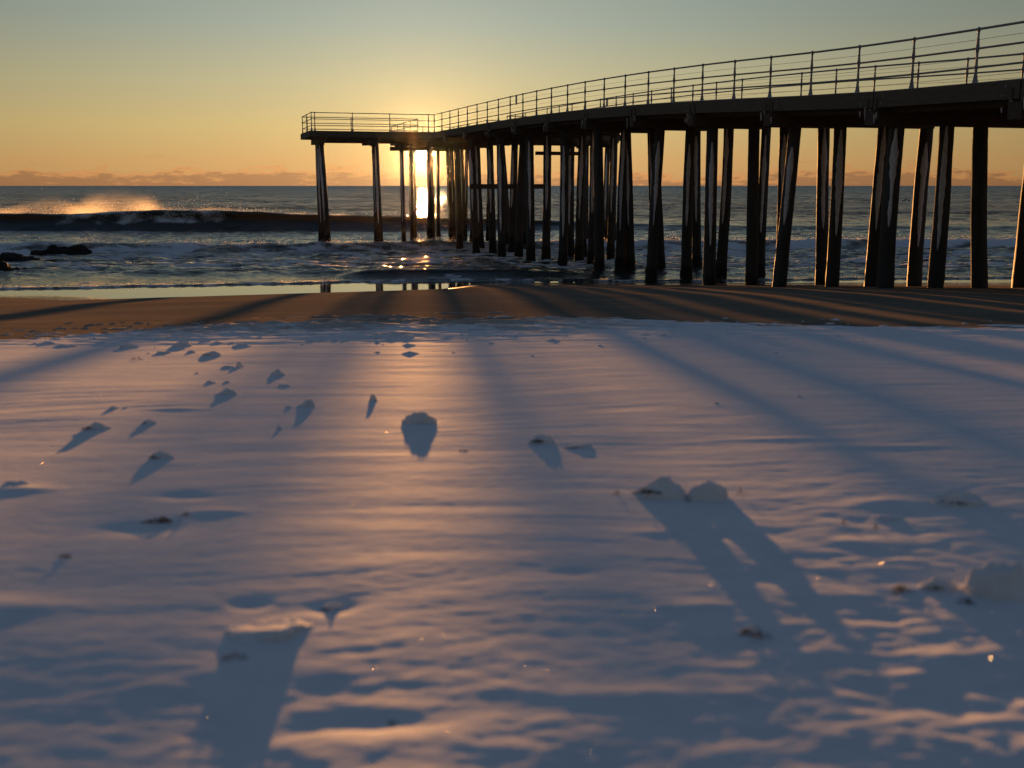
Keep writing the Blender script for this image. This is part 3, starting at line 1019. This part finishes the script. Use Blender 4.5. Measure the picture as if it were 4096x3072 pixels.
near = [P(y, 0.0) for y in [14.6 + 1.885 * i for i in range(29)]]
near[-1] = P(Y_T0, 0.0)
far_y = [y for y in [29.15 - 4.6 * NV[1] + 1.90 * i for i in range(-7, 21)]]
far = [P(y, 4.65) for y in far_y if y < Y_T0 - 0.6] + [P(Y_T0, 4.65)]
r1 = railing(near)
posts(near, r1)
r2 = railing(far)
posts(far, r2)
tl_x = [1260, 1411, 1560]
tl = [P(Y_T0, -L_W)] + [P(Y_T0, float(np.dot(plane_hit(x, 520, np.array(P(Y_T0, 0)[:2]), NV)[:2] - np.array(P(Y_T0, 0)[:2]), NV))) for x in tl_x] + [P(Y_T0, -0.36), P(Y_T0, 0)]
r3 = railing(tl)
posts(tl[:-1], r3)
sd = line(Y_T0, -L_W, Y_T1, -L_W, 2)
r4 = railing(sd)
posts(sd[1:], r4)
bk = [P(Y_T1, -L_W)] + [P(Y_T1, t) for t in (-L_W + .3, -4.35, -1.85)] + [P(Y_T1, 0)]
r5 = railing(bk)
posts(bk[1:], r5)
el = line(Y_T1, 0.0, Y_END, 0.0, 4)
r6 = railing(el)
posts(el[1:], r6)
ee = line(Y_END, 0.0, Y_END, W_IN - .1, 2)
r7 = railing(ee)
posts(ee[1:], r7)
er = line(Y_T1, W_IN - .1, Y_END, W_IN - .1, 4)
r8 = railing(er)
posts(er[:-1], r8)
fr = line(Y_T0, 4.65, Y_T0, R_W, 4)
r9 = railing(fr)
posts(fr[1:], r9)
sr = line(Y_T0, R_W, Y_T1, R_W, 2)
r10 = railing(sr)
posts(sr[1:], r10)
br_ = line(Y_T1, W_IN, Y_T1, R_W, 3)
r11 = railing(br_)
posts(br_[1:-1], r11)


# two narrow notice boards strapped to the railings
def sign(px, py_top, py_bot, t, label):
    o0 = np.array([PA, 0.]) + NV * t
    a = plane_hit(px, py_top, o0, DV)
    b = plane_hit(px, py_bot, o0, DV)
    h = a[2] - b[2]
    root = link("notice_board", None, None, None, Vector((a[0], a[1], a[2] - h)))
    tag(root, label, "sign", "narrow boards hung on the pier railings")
    d = Vector((DV[0], DV[1], 0))
    nn = Vector((-NV[0], -NV[1], 0)) * 0.045
    bd = MB()
    bd.beam(nn - d * 0.11 + Vector((0, 0, h)), nn + d * 0.11 + Vector((0, 0, h)), 0.018, h)
    link("board", bd.mesh("board"), M['sign_board'], root)
    st = MB()
    for z in (h * 0.93, h * 0.10):
        st.beam(nn * 1.15 - d * 0.125 + Vector((0, 0, z + .02)), nn * 1.15 + d * 0.125 + Vector((0, 0, z + .02)), 0.03, 0.04)
    link("strap", st.mesh("strap"), M['rail_steel'], root)


sign(2069, 381, 419, -0.02, "narrow pale board hanging between the upper rails of the pier's near railing")
sign(2432, 391, 427, 4.63, "narrow pale board on the pier's far railing, seen low behind the near posts")


# ---------------------------------------------------------------- rocks
def blob(w, d, h, seed, rough=0.35, sub=5, sharp=1.0, mat_=None):
    import bmesh
    bm = bmesh.new()
    bmesh.ops.create_icosphere(bm, subdivisions=sub, radius=1.0)
    for v in bm.verts:
        c = v.co.copy()
        n = mnoise.noise(c * 1.1 + Vector((seed * 7.3, 0, 0))) * rough
        n += mnoise.noise(c * 2.6 + Vector((0, seed * 3.7, 0))) * rough * 0.5 * sharp
        n += mnoise.noise(c * 6.5 + Vector((0, 0, seed * 5.1))) * rough * 0.22 * sharp
        n += mnoise.noise(c * 15 + Vector((seed, 0, 0))) * rough * 0.09 * sharp
        c = c * (1 + n)
        v.co = Vector((c.x * w / 2, c.y * d / 2, c.z * h))
    me = bpy.data.meshes.new("blob")
    bm.to_mesh(me)
    bm.free()
    me.polygons.foreach_set('use_smooth', [True] * len(me.polygons))
    return me


def rock(px, py, w, d, h, seed, label):
    r = ray(px, py)
    k = (0.25 - CAM_Z) / r[2]
    q = r * k
    me = blob(w, d, h, seed, 0.55, 5)
    me.name = "rock"
    o = link("rock", me, M['wet_rock'], None, (q[0], q[1] + d * 0.3, 0.0))
    tag(o, label, "rock", "black rocks awash at the left edge of the surf")


rock(185, 1016, 2.0, 1.6, 0.62, 3, "humped black rock sitting behind and right of the long flat one")
rock(285, 1012, 1.5, 1.3, 0.58, 5, "rounded black rock rising highest, furthest right of the rocks awash in the surf")
rock(40, 1060, 3.4, 1.8, 0.60, 9, "long low flat black rock at the left frame edge, behind the big near rock")
rock(175, 1052, 1.6, 1.0, 0.34, 13, "low dark ledge tapering into the water at the tip of the long flat rock")
rock(20, 1106, 1.7, 1.2, 0.70, 17, "big bulky black rock nearest the shore at the left frame edge")
rock(95, 1106, 0.42, 0.4, 0.30, 21, "small dark stone at the right foot of the big near rock")


# ---------------------------------------------------------------- snow blocks, lumps and wrack on the snow
def st(x, y):
    return float(snow_top(np.array([x]), np.array([y]))[0])


def place(px, py):
    return ground_hit(px, py, lambda x, y: float(beach(x, y)) + 0.035)


def scale_at(q):
    D = q[1] * _c - (q[2] - CAM_Z) * _s
    return D / F_PX                            # metres per photo pixel


def lump_mesh(w, d, h, seed, lean=0.0, tilt=0.0, flat=0.0, spike=1.0):
    """broken block of wind-packed snow: angular, undercut, steep towards the camera"""
    import bmesh
    bm = bmesh.new()
    bmesh.ops.create_icosphere(bm, subdivisions=5, radius=1.0)
    rnd = random.Random(seed)
    planes = []
    for i in range(9):
        a = rnd.uniform(0, 2 * math.pi)
        e = rnd.uniform(-0.1, 1.1)
        planes.append((Vector((math.cos(a) * math.cos(e), math.sin(a) * math.cos(e), math.sin(e))), rnd.uniform(0.60, 0.9)))
    for v in bm.verts:
        c = v.co.copy()
        for (nn, dd) in planes:
            x = c.dot(nn)
            if x > dd:
                c -= nn * (x - dd) * 0.92
        c = Vector([math.copysign(abs(a) ** 0.72, a) for a in c])
        n = 0.26 * mnoise.noise(c * 1.5 + Vector((seed * 7.3, 0, 0))) + 0.15 * mnoise.noise(c * 3.6 + Vector((0, seed * 3.7, 0))) + 0.07 * mnoise.noise(c * 9 + Vector((0, 0, seed))) + 0.03 * mnoise.noise(c * 21 + Vector((seed, 0, 0)))
        c = c * (1 + n)
        z = c.z
        if z > 0:
            taper = max(0.15, 1 - (0.42 * spike) * z)
            c.x *= taper
            c.y *= taper
        x = c.x * w / 2 + lean * w * 0.35 * max(z, 0)
        v.co = Vector((x, c.y * d / 2, z * h * (1 + tilt * c.x)))
    me = bpy.data.meshes.new("snow_lump")
    bm.to_mesh(me)
    bm.free()
    me.polygons.foreach_set('use_smooth', [True] * len(me.polygons))
    return me


def weed_mesh(w, d, h, seed, n=40):
    """tangle of torn seaweed and reed stubble"""
    rnd = random.Random(seed)
    mb = MB()
    for i in range(n):
        x = rnd.gauss(0, w * 0.22)
        y = rnd.gauss(0, d * 0.25)
        z = max(0.0, h * (1 - (abs(x) / (w * .5)) ** 1.5)) * rnd.uniform(0.2, 1)
        l = w * rnd.uniform(0.06, 0.20)
        a = rnd.uniform(0, 2 * math.pi)
        dx, dy = math.cos(a) * l, math.sin(a) * l * 0.6
        r = rnd.uniform(0.02, 0.05) * w * 0.35
        mb.tube([(x - dx, y - dy, z * 0.6), (x, y, z + rnd.uniform(0, .2) * h), (x + dx, y + dy, z * 0.5)], [r * .3, r, r * .35], 6)
    return mb.mesh("seaweed")


def snow_lump(px, py, wpx, hpx, seed, label, depth=0.8, weed=0.0, **kw):
    """px, py: foot of the lump in the photograph; sizes in photo pixels"""
    q = place(px, py)
    m = scale_at(q)
    w, h = wpx * m, hpx * m * 0.80
    me = lump_mesh(w * 1.08, w * depth, h * 1.12, seed, **kw)
    root = link("snow_lump", me, M['snow'], None, (q[0], q[1] + w * depth * 0.42, st(q[0], q[1] + w * depth * 0.42) - 0.006 - h * 0.06))
    tag(root, label, "snow lump", "lumps of wind-packed snow on the beach")
    if weed > 0:
        wm = weed_mesh(w * 0.55, w * depth * 0.5, h * 0.22, seed + 50, int(40 * weed) + 16)
        wm.transform(Matrix.Translation((-w * 0.22, -w * depth * 0.30, h * 0.45)))
        link("seaweed", wm, M['seaweed'], root)
    return root


def wrack(px, py, wpx, hpx, seed, label, n=36):
    q = place(px, py)
    m = scale_at(q)
    w, h = wpx * m, hpx * m
    o = link("seaweed_scrap", weed_mesh(w, w * 0.45, h, seed, n), M['seaweed'], None, (q[0], q[1], st(q[0], q[1]) - 0.003))
    tag(o, label, "seaweed", "dark scraps of seaweed poking out of the snow")


snow_lump(1680, 1702, 125, 62, 1, "lone upright blue-shaded snow block in mid picture, casting a squared shadow", 0.45, spike=0.3)
snow_lump(1490, 1608, 44, 42, 2, "small pointed snow spike just left of and behind the lone upright block", 0.5, spike=1.3)
snow_lump(1222, 1636, 72, 36, 3, "dark-shaded wedge of snow left of the small pointed spike", 0.5, tilt=0.5, spike=0.3)
snow_lump(1152, 1640, 34, 14, 41, "tiny crumb of snow touching the left side of the dark-shaded wedge", 0.6)
snow_lump(1108, 1508, 62, 30, 4, "rounded little hump of snow standing above a thin flat shadow patch", 0.6)
snow_lump(1133, 1550, 52, 12, 5, "flat sliver of snow just below the rounded little hump", 0.5, spike=0.2)
snow_lump(897, 1588, 84, 30, 6, "low tapered snow hump left of the flat sliver", 0.6, tilt=0.4)
snow_lump(845, 1428, 88, 28, 7, "snow lump carrying an upright brown clod on its left end", 0.5, weed=0.3)
snow_lump(958, 1470, 40, 30, 8, "thin upright snow flake right of the lump with the brown clod", 0.4, spike=1.4, lean=-0.3)
snow_lump(903, 1476, 60, 13, 9, "low crust piece left of the thin upright flake", 0.5, spike=0.2)
snow_lump(838, 1538, 44, 16, 10, "left one of two small dark crusts above the low tapered hump", 0.5)
snow_lump(905, 1536, 40, 13, 11, "right one of two small dark crusts above the low tapered hump", 0.5)
snow_lump(785, 1499, 24, 10, 12, "tiny isolated crumb of snow left of the two small dark crusts", 0.6)
snow_lump(508, 1396, 84, 24, 13, "leftmost larger snow hump of the row close to the sand edge", 0.6)
snow_lump(725, 1390, 100, 26, 14, "broad snow hump in the middle of the row close to the sand edge", 0.5, tilt=0.3)
snow_lump(650, 1418, 66, 14, 15, "low snow crust just left of and below the broad hump near the sand edge", 0.5, spike=0.3)
snow_lump(762, 1414, 40, 14, 16, "small snow crust right below the broad hump near the sand edge", 0.6)
snow_lump(450, 1645, 48, 18, 17, "small pointed snow hump alone at the left, above the brown-topped drift", 0.6)
snow_lump(378, 1728, 120, 34, 18, "broken snow pile with dark weed, casting a long tail shadow at the left", 0.5, weed=0.5, tilt=0.2)
snow_lump(590, 1706, 66, 24, 19, "crumbled snow heap right of the broken pile with dark weed", 0.5, weed=0.15)
snow_lump(1118, 1722, 26, 26, 20, "slim leaning snow chip below the dark-shaded wedge", 0.5, lean=-0.4, spike=1.4)
snow_lump(640, 1842, 112, 38, 21, "smooth snow drift topped by a brown mat of weed at the left", 0.45, weed=1.4)
snow_lump(60, 1952, 125, 26, 22, "half hidden low snow drift at the left frame edge", 0.5)
snow_lump(255, 1390, 90, 12, 23, "flat snow crust near the sand edge, left of the leftmost larger hump", 0.5, spike=0.2)
snow_lump(800, 1283, 84, 18, 24, "snow-capped crust lying alone on the bare sand", 0.5, spike=0.2)
snow_lump(1505, 1354, 34, 9, 25, "left crumb of the three far ones in line with the pier's sunlit gap", 0.5)
snow_lump(1520, 1360, 30, 8, 26, "middle crumb of the three far ones in line with the pier's sunlit gap", 0.5)
snow_lump(1582, 1360, 24, 8, 27, "right crumb of the three far ones in line with the pier's sunlit gap", 0.5)
snow_lump(2176, 1782, 118, 46, 28, "snow chunk heaped with brown weed right of centre", 0.5, weed=1.6)
snow_lump(2320, 1800, 130, 24, 29, "low snow ridge running right from the weedy chunk", 0.5, weed=0.2, spike=0.4)
snow_lump(2650, 2012, 235, 92, 30, "left peak of the two big snow blocks right of centre, weed on its slope", 0.45, weed=0.8, tilt=0.35, spike=1.1)
snow_lump(2850, 2022, 200, 92, 31, "right peak of the pair of big snow blocks right of centre", 0.45, spike=0.75)
snow_lump(3870, 2040, 240, 66, 32, "curved snow ridge with a sunlit rim near the right frame edge", 0.5, weed=0.35, tilt=-0.3)
snow_lump(3560, 2092, 120, 22, 37, "low sunlit ridge of trodden snow left of the curved ridge", 0.5, spike=0.3)
snow_lump(4010, 2420, 260, 145, 33, "large snow block cut off by the right frame edge", 0.6, tilt=0.2, spike=0.6)
snow_lump(3780, 2380, 180, 60, 34, "snow lump with a sunlit slope directly left of the large block at the right edge", 0.5, weed=0.3)
snow_lump(1045, 2600, 320, 50, 35, "large flat-topped snow block low at the left, its top edge sunlit", 0.75, spike=0.05, tilt=0.12)
snow_lump(1330, 2440, 110, 36, 36, "sunlit snow hump topped with weed, behind and right of the flat-topped block", 0.6, weed=0.7)
snow_lump(500, 1640, 26, 10, 38, "faint crumb of snow right of the small pointed hump at the left", 0.6)
snow_lump(3200, 1598, 22, 12, 39, "tiny snow nub alone on the smooth shaded snow at the right", 0.7)
snow_lump(2865, 1622, 26, 12, 40, "tiny snow nub left of the other one, at the end of a curved ripple", 0.7)
wrack(548, 1442, 0 + 60, 14, 61, "twin brown specks of weed left of the broad snow hump", 18)
wrack(640, 2098, 160, 20, 62, "dark strip of weed lying on trodden snow at the left")
wrack(745, 2072, 50, 24, 63, "compact brown knot of weed right of the dark strip")
wrack(262, 2246, 70, 18, 64, "small isolated scrap of weed at the far left")
wrack(940, 2662, 120, 34, 65, "curled black frond in the shadow of the flat-topped block", 22)
wrack(3010, 2548, 150, 34, 66, "brown weed fragments on a low snow rise at lower right")
wrack(3500, 2132, 26, 34, 67, "single stubby stem of weed on trodden snow at right")
wrack(3375, 2118, 24, 24, 68, "short pale-brown stub left of the single stubby stem")
wrack(3600, 2380, 120, 28, 69, "thin dark line of weed left of the sunlit slope at the right")
wrack(3860, 2420, 90, 30, 70, "dark weed tucked under the snow lump beside the large right block")
wrack(1570, 2905, 70, 16, 71, "faint brown scrap at the bottom centre left")
wrack(1850, 1812, 60, 10, 72, "dark crumbs on the drift left of the weedy chunk", 14)
wrack(2470, 1990, 40, 26, 73, "dark tuft at the left foot of the left big peak", 24)
wrack(2752, 2015, 34, 28, 74, "black tuft wedged between the two big peaks", 26)
wrack(2960, 1995, 36, 40, 75, "dark tuft on the right flank of the right big peak", 26)


# many small crumbs along the ragged snow edge: nobody could count them
def crumbs():
    mb = MB()
    rnd = random.Random(3)
    for i in range(420):
        y = rnd.triangular(8.5, 14.2, 12.4)
        x = rnd.uniform(-0.5 * y, 0.5 * y) if rnd.random() < 0.6 else rnd.uniform(-0.45 * y, 0.05 * y)
        s = 0.012 + 0.03 * rnd.random() ** 2.5
        z = st(x, y)
        if z < float(beach(x, y)) - 0.01:
            z = float(beach(x, y))
        n = 7
        vs = [(x, y, z + s * rnd.uniform(.4, .8))]
        for k in range(n):
            a = 2 * math.pi * k / n
            rr = s * rnd.uniform(0.8, 1.9)
            vs.append((x + math.cos(a) * rr * 1.7, y + math.sin(a) * rr, z - 0.006))
        mb.add(vs, [(0, 1 + k, 1 + (k + 1) % n) for k in range(n)], False)
    o = link("snow_crumbs", mb.mesh("snow_crumbs"), M['snow'])
    tag(o, "crumbs of frozen snow strewn along the edge of the sand", "snow crumbs", kind="stuff")


crumbs()


def crystals():
    """flat ice crystals lying on the snow; those tilted right flash in the low sun"""
    mb = MB()
    rnd = random.Random(9)
    for i in range(700):
        y = rnd.uniform(1.9, 9.0)
        x = rnd.uniform(-0.5 * y, 0.52 * y)
        z = st(x, y) + 0.004
        v = (Vector((0, 0, CAM_Z)) - Vector((x, y, z))).normalized()
        hN = (v + SUN_DIR).normalized()
        nrm = (hN + Vector((rnd.gauss(0, .2), rnd.gauss(0, .2), rnd.gauss(0, .2)))).normalized()
        a = nrm.orthogonal().normalized()
        b = nrm.cross(a)
        s = 0.0005 + 0.0012 * rnd.random() ** 2.5
        c = Vector((x, y, z))
        mb.add([c + a * math.cos(k * math.pi / 3) * s + b * math.sin(k * math.pi / 3) * s for k in range(6)], [tuple(range(6))])
    o = link("ice_crystals", mb.mesh("ice_crystals"), M['crystal'])
    tag(o, "tiny ice crystals glinting on the sunlit snow", "ice crystals", kind="stuff")


crystals()


# ---------------------------------------------------------------- spray
def droplets():
    rnd = random.Random(21)
    mb = MB()
    Xs, Ys, Zs = SEA['X'], SEA['Y'], SEA['Z']

    def crest(ylo, yhi, x):
        # highest sea vertex in a strip
        j = None
        rows = np.where((Ys[:, 400] > ylo) & (Ys[:, 400] < yhi))[0]
        cols = np.argmin(np.abs(Xs[rows] - x), axis=1)
        zz = Zs[rows, cols]
        i = int(np.argmax(zz))
        return float(Ys[rows[i], cols[i]]), float(zz[i])

    def drop(x, y, z, s):
        vs = [(x + s * rnd.uniform(-1, 1), y + s * rnd.uniform(-1, 1), z + s * rnd.uniform(-1, 1)) for _ in range(4)]
        mb.add(vs, [(0, 1, 2), (0, 2, 3), (0, 3, 1), (1, 3, 2)])
    # bore
    x = -34.0
    while x < 36:
        y, z = crest(58, 71, x)
        k = 0.5 + 0.5 * mnoise.noise(Vector((x * 0.35, 0, 0))) + 0.35 * mnoise.noise(Vector((x * 1.7, 3, 0)))
        for _ in range(int(max(0, k) ** 2 * 34)):
            hgt = rnd.expovariate(1 / (0.05 + 0.14 * max(0, k) ** 2))
            drop(x + rnd.gauss(0, .15), y + rnd.uniform(-.5, .5), z - 0.03 + min(hgt, 0.7), rnd.uniform(.010, .034))
        x += 0.13
    # small shore breaker and swash edge
    x = -18.0
    while x < 19:
        k = 0.45 + 0.6 * mnoise.noise(Vector((x * 0.5, 7, 0))) + 0.4 * mnoise.noise(Vector((x * 2.2, 3, 5)))
        ce = float(np.interp(x, [-25, -16, -9, -3, 2, 6, 12, 30], [35.6, 35.9, 37.3, 38.6, 38.6, 38.2, 39.0, 40.5]))
        y, z = crest(ce - 0.6, ce + 1.0, x)
        for _ in range(int(max(0, k) ** 1.6 * 16)):
            drop(x + rnd.gauss(0, .1), y + rnd.uniform(-.15, .5), z + rnd.expovariate(1 / .018), rnd.uniform(.006, .017))
        if -6.5 < x < 2.5:
            y, z = crest(40.0, 42, x)
            for _ in range(int(max(0, k) ** 2 * 10)):
                drop(x + rnd.gauss(0, .1), y + rnd.uniform(-.2, .3), z + rnd.expovariate(1 / .02), rnd.uniform(.006, .016))
        x += 0.10
    # breaker lip
    x = -52.0
    while x < -8:
        y, z = crest(92, 99, x)
        k = 0.6 + 0.5 * mnoise.noise(Vector((x * 0.22, 17, 0)))
        for _ in range(int(k * 26 * float(np.interp(x, [-50, -24, -18, -8], [1, 1, .35, .1])))):
            drop(x + rnd.gauss(0, .2), y + rnd.uniform(0, 1.2), z + rnd.expovariate(1 / (.10 + .12 * (x < -18))), rnd.uniform(.012, .040))
        x += 0.2
    o = link("spray_droplets", mb.mesh("spray_droplets"), M['droplet'])
    tag(o, "sunlit droplets flying off the wave crests", "spray", kind="stuff")


droplets()


def spray_plume():
    """wind-blown spray lifting off the back of the breaker"""
    xs = np.linspace(-56, -15, 60)
    prof_x = [-56, -46, -41.3, -39.3, -37.5, -35.5, -33, -31.3, -30, -27, -25, -22, -15]
    prof_h = [0.5, 0.7, 1.9, 1.2, 2.2, 2.6, 2.0, 0.8, 0.3, 0.8, 0.4, 0.15, 0.06]
    vs, fs = [], []
    n = 10
    for x in xs:
        h = float(np.interp(x, prof_x, prof_h)) * 1.25
        cy = 96.0 + float(1.6 * perlin(np.array([x * 0.045]), np.array([0.3]))[0])
        for k in range(n):
            a = math.pi * k / (n - 1)
            vs.append((x, cy + 2.2 + 2.6 * math.cos(a), 0.9 + (h + 0.5) * math.sin(a)))
    for i in range(len(xs) - 1):
        for k in range(n):
            k2 = (k + 1) % n
            fs.append((i * n + k, i * n + k2, (i + 1) * n + k2, (i + 1) * n + k))
    fs.append(tuple(reversed(range(n))))
    fs.append(tuple((len(xs) - 1) * n + k for k in range(n)))

    def vm(T):
        v, g = geo_scaled(T, 1, 1, 1)
        p = T.n('ShaderNodeSeparateXYZ', inp={0: g.outputs['Position']})
        # plume height as a curve of X
        xf = T.m('DIVIDE', T.m('ADD', p.outputs[0], 56.0), 41.0)
        hc = T.ramp(xf, [((a + 56) / 41, (b / 5.0,) * 3) for a, b in zip(prof_x, prof_h)], 'EASE')
        dn = T.m('DIVIDE', T.m('SUBTRACT', p.outputs[2], 1.3), T.m('MULTIPLY', hc, 5.0))
        vn, _ = geo_scaled(T, 0.35, 0.35, 0.22)
        n1 = T.n('ShaderNodeTexNoise', inp={'Vector': vn, 'Scale': 1.0, 'Detail': 4.0, 'Roughness': 0.6}).outputs[0]
        vg, _ = geo_scaled(T, 0.22, 0.02, 0.03)
        n2 = T.n('ShaderNodeTexNoise', inp={'Vector': vg, 'Scale': 1.0, 'Detail': 2.0}).outputs[0]
        top = T.m('SUBTRACT', 1.0, T.smooth(T.m('ADD', dn, T.m('MULTIPLY', T.m('SUBTRACT', n1, 0.5), 1.1)), 0.15, 1.0))
        den = T.m('MULTIPLY', top, T.m('MULTIPLY', T.smooth(n1, 0.30, 0.65), T.m('ADD', 0.45, T.smooth(n2, 0.42, 0.62))))
        pv = T.n('ShaderNodeVolumePrincipled', inp={'Color': (0.95, 0.93, 0.92, 1), 'Density': T.m('MULTIPLY', den, 0.045), 'Anisotropy': 0.55})
        o = T.n('ShaderNodeOutputMaterial')
        T.t.links.new(pv.outputs[0], o.inputs['Volume'])
    m = mat("spray_mist", vm)
    o = link("sea_spray", MB().add(vs, fs).mesh("sea_spray", True), m)
    tag(o, "orange backlit spray blowing off the top of the breaker at the left", "spray", kind="stuff")


spray_plume()


def sun_bloom_mist():
    """thin salt mist hanging over the surf round the pier head"""
    mb = MB()
    mb.beam((0, -6, 11.5), (0, 92, 11.5), 130, 12.6)  # box added for the bloom glow; reaches from behind the camera past the head

    def vm(T):
        pv = T.n('ShaderNodeVolumePrincipled', inp={'Color': (1, 0.93, 0.85, 1), 'Density': 0.00002, 'Anisotropy': 0.997})
        o = T.n('ShaderNodeOutputMaterial')
        T.t.links.new(pv.outputs[0], o.inputs['Volume'])
    o = link("sun_bloom_mist", mb.mesh("sun_bloom_mist", True), mat("mist", vm))
    tag(o, "thin mist volume added to imitate lens bloom around the low sun", "mist", kind="stuff")


sun_bloom_mist()


# ---------------------------------------------------------------- birds
def gull(px, py, dist, span, roll, label, name="gull"):
    r = ray(px, py)
    q = r / r[1] * dist
    root = link(name, None, None, None, (q[0], q[1], q[2] + CAM_Z))
    tag(root, label, "bird", "birds over the sea")
    b = MB()
    b.tube([(-.22 * span, 0, -.01 * span), (-.14 * span, 0, 0), (0, 0, 0), (.12 * span, 0, .01 * span), (.19 * span, 0, .02 * span), (.25 * span, 0, .015 * span)],
           [.006 * span, .03 * span, .055 * span, .045 * span, .028 * span, .004 * span], 8)
    link("body", b.mesh("body"), M['gull_body'], root)
    for sg in (-1, 1):
        w = MB()
        pts = [(0.02, 0.03, 0.02), (0.03, 0.22, 0.11), (0.0, 0.36, 0.09), (-0.10, 0.52, 0.02)]
        ch = [0.10, 0.11, 0.08, 0.01]
        vs = []
        for (x, y, z), c in zip(pts, ch):
            for dx, dz in ((c * .5, 0), (-c * .5, 0), (0, .012)):
                vs.append(((x + dx) * span, y * sg * span, (z + dz) * span))
        fs = []
        for i in range(3):
            a, c = i * 3, i * 3 + 3
            fs += [(a, a + 1, c + 1, c), (a + 1, a + 2, c + 2, c + 1), (a + 2, a, c, c + 2)]
        link("wing", w.add(vs, fs).mesh("wing"), M['gull_body'], root)
    root.rotation_euler = (roll, 0.1, math.radians(60))


gull(3815, 675, 110, 0.95, 0.35, "lone dark gull gliding low between two piles near the right edge")
gull(3396, 344, 140, 0.75, -0.2, "distant gull in the sky just above the pier deck at the right")


def duck(px, py, label):
    r = ray(px, py)
    q = r * ((0.1 - CAM_Z) / r[2])
    root = link("seabird", None, None, None, (q[0], q[1], 0.05))
    tag(root, label, "bird", "birds resting on the water")
    b = MB().tube([(-.34, 0, .22), (-.22, 0, .12), (0, 0, .10), (.2, 0, .12), (.28, 0, .16)], [.02, .12, .17, .12, .02], 8)
    link("body", b.mesh("body"), M['gull_body'], root)
    h = MB().tube([(.20, 0, .14), (.27, 0, .32), (.30, 0, .42), (.36, 0, .44), (.47, 0, .42)], [.05, .045, .07, .055, .01], 8)
    link("head", h.mesh("head"), M['gull_body'], root)


duck(3613, 803, "left one of three dark birds resting on the water beyond the pier")
duck(3621, 800, "middle one of three dark birds resting on the water beyond the pier")
duck(3635, 802, "right one of three dark birds resting on the water beyond the pier")
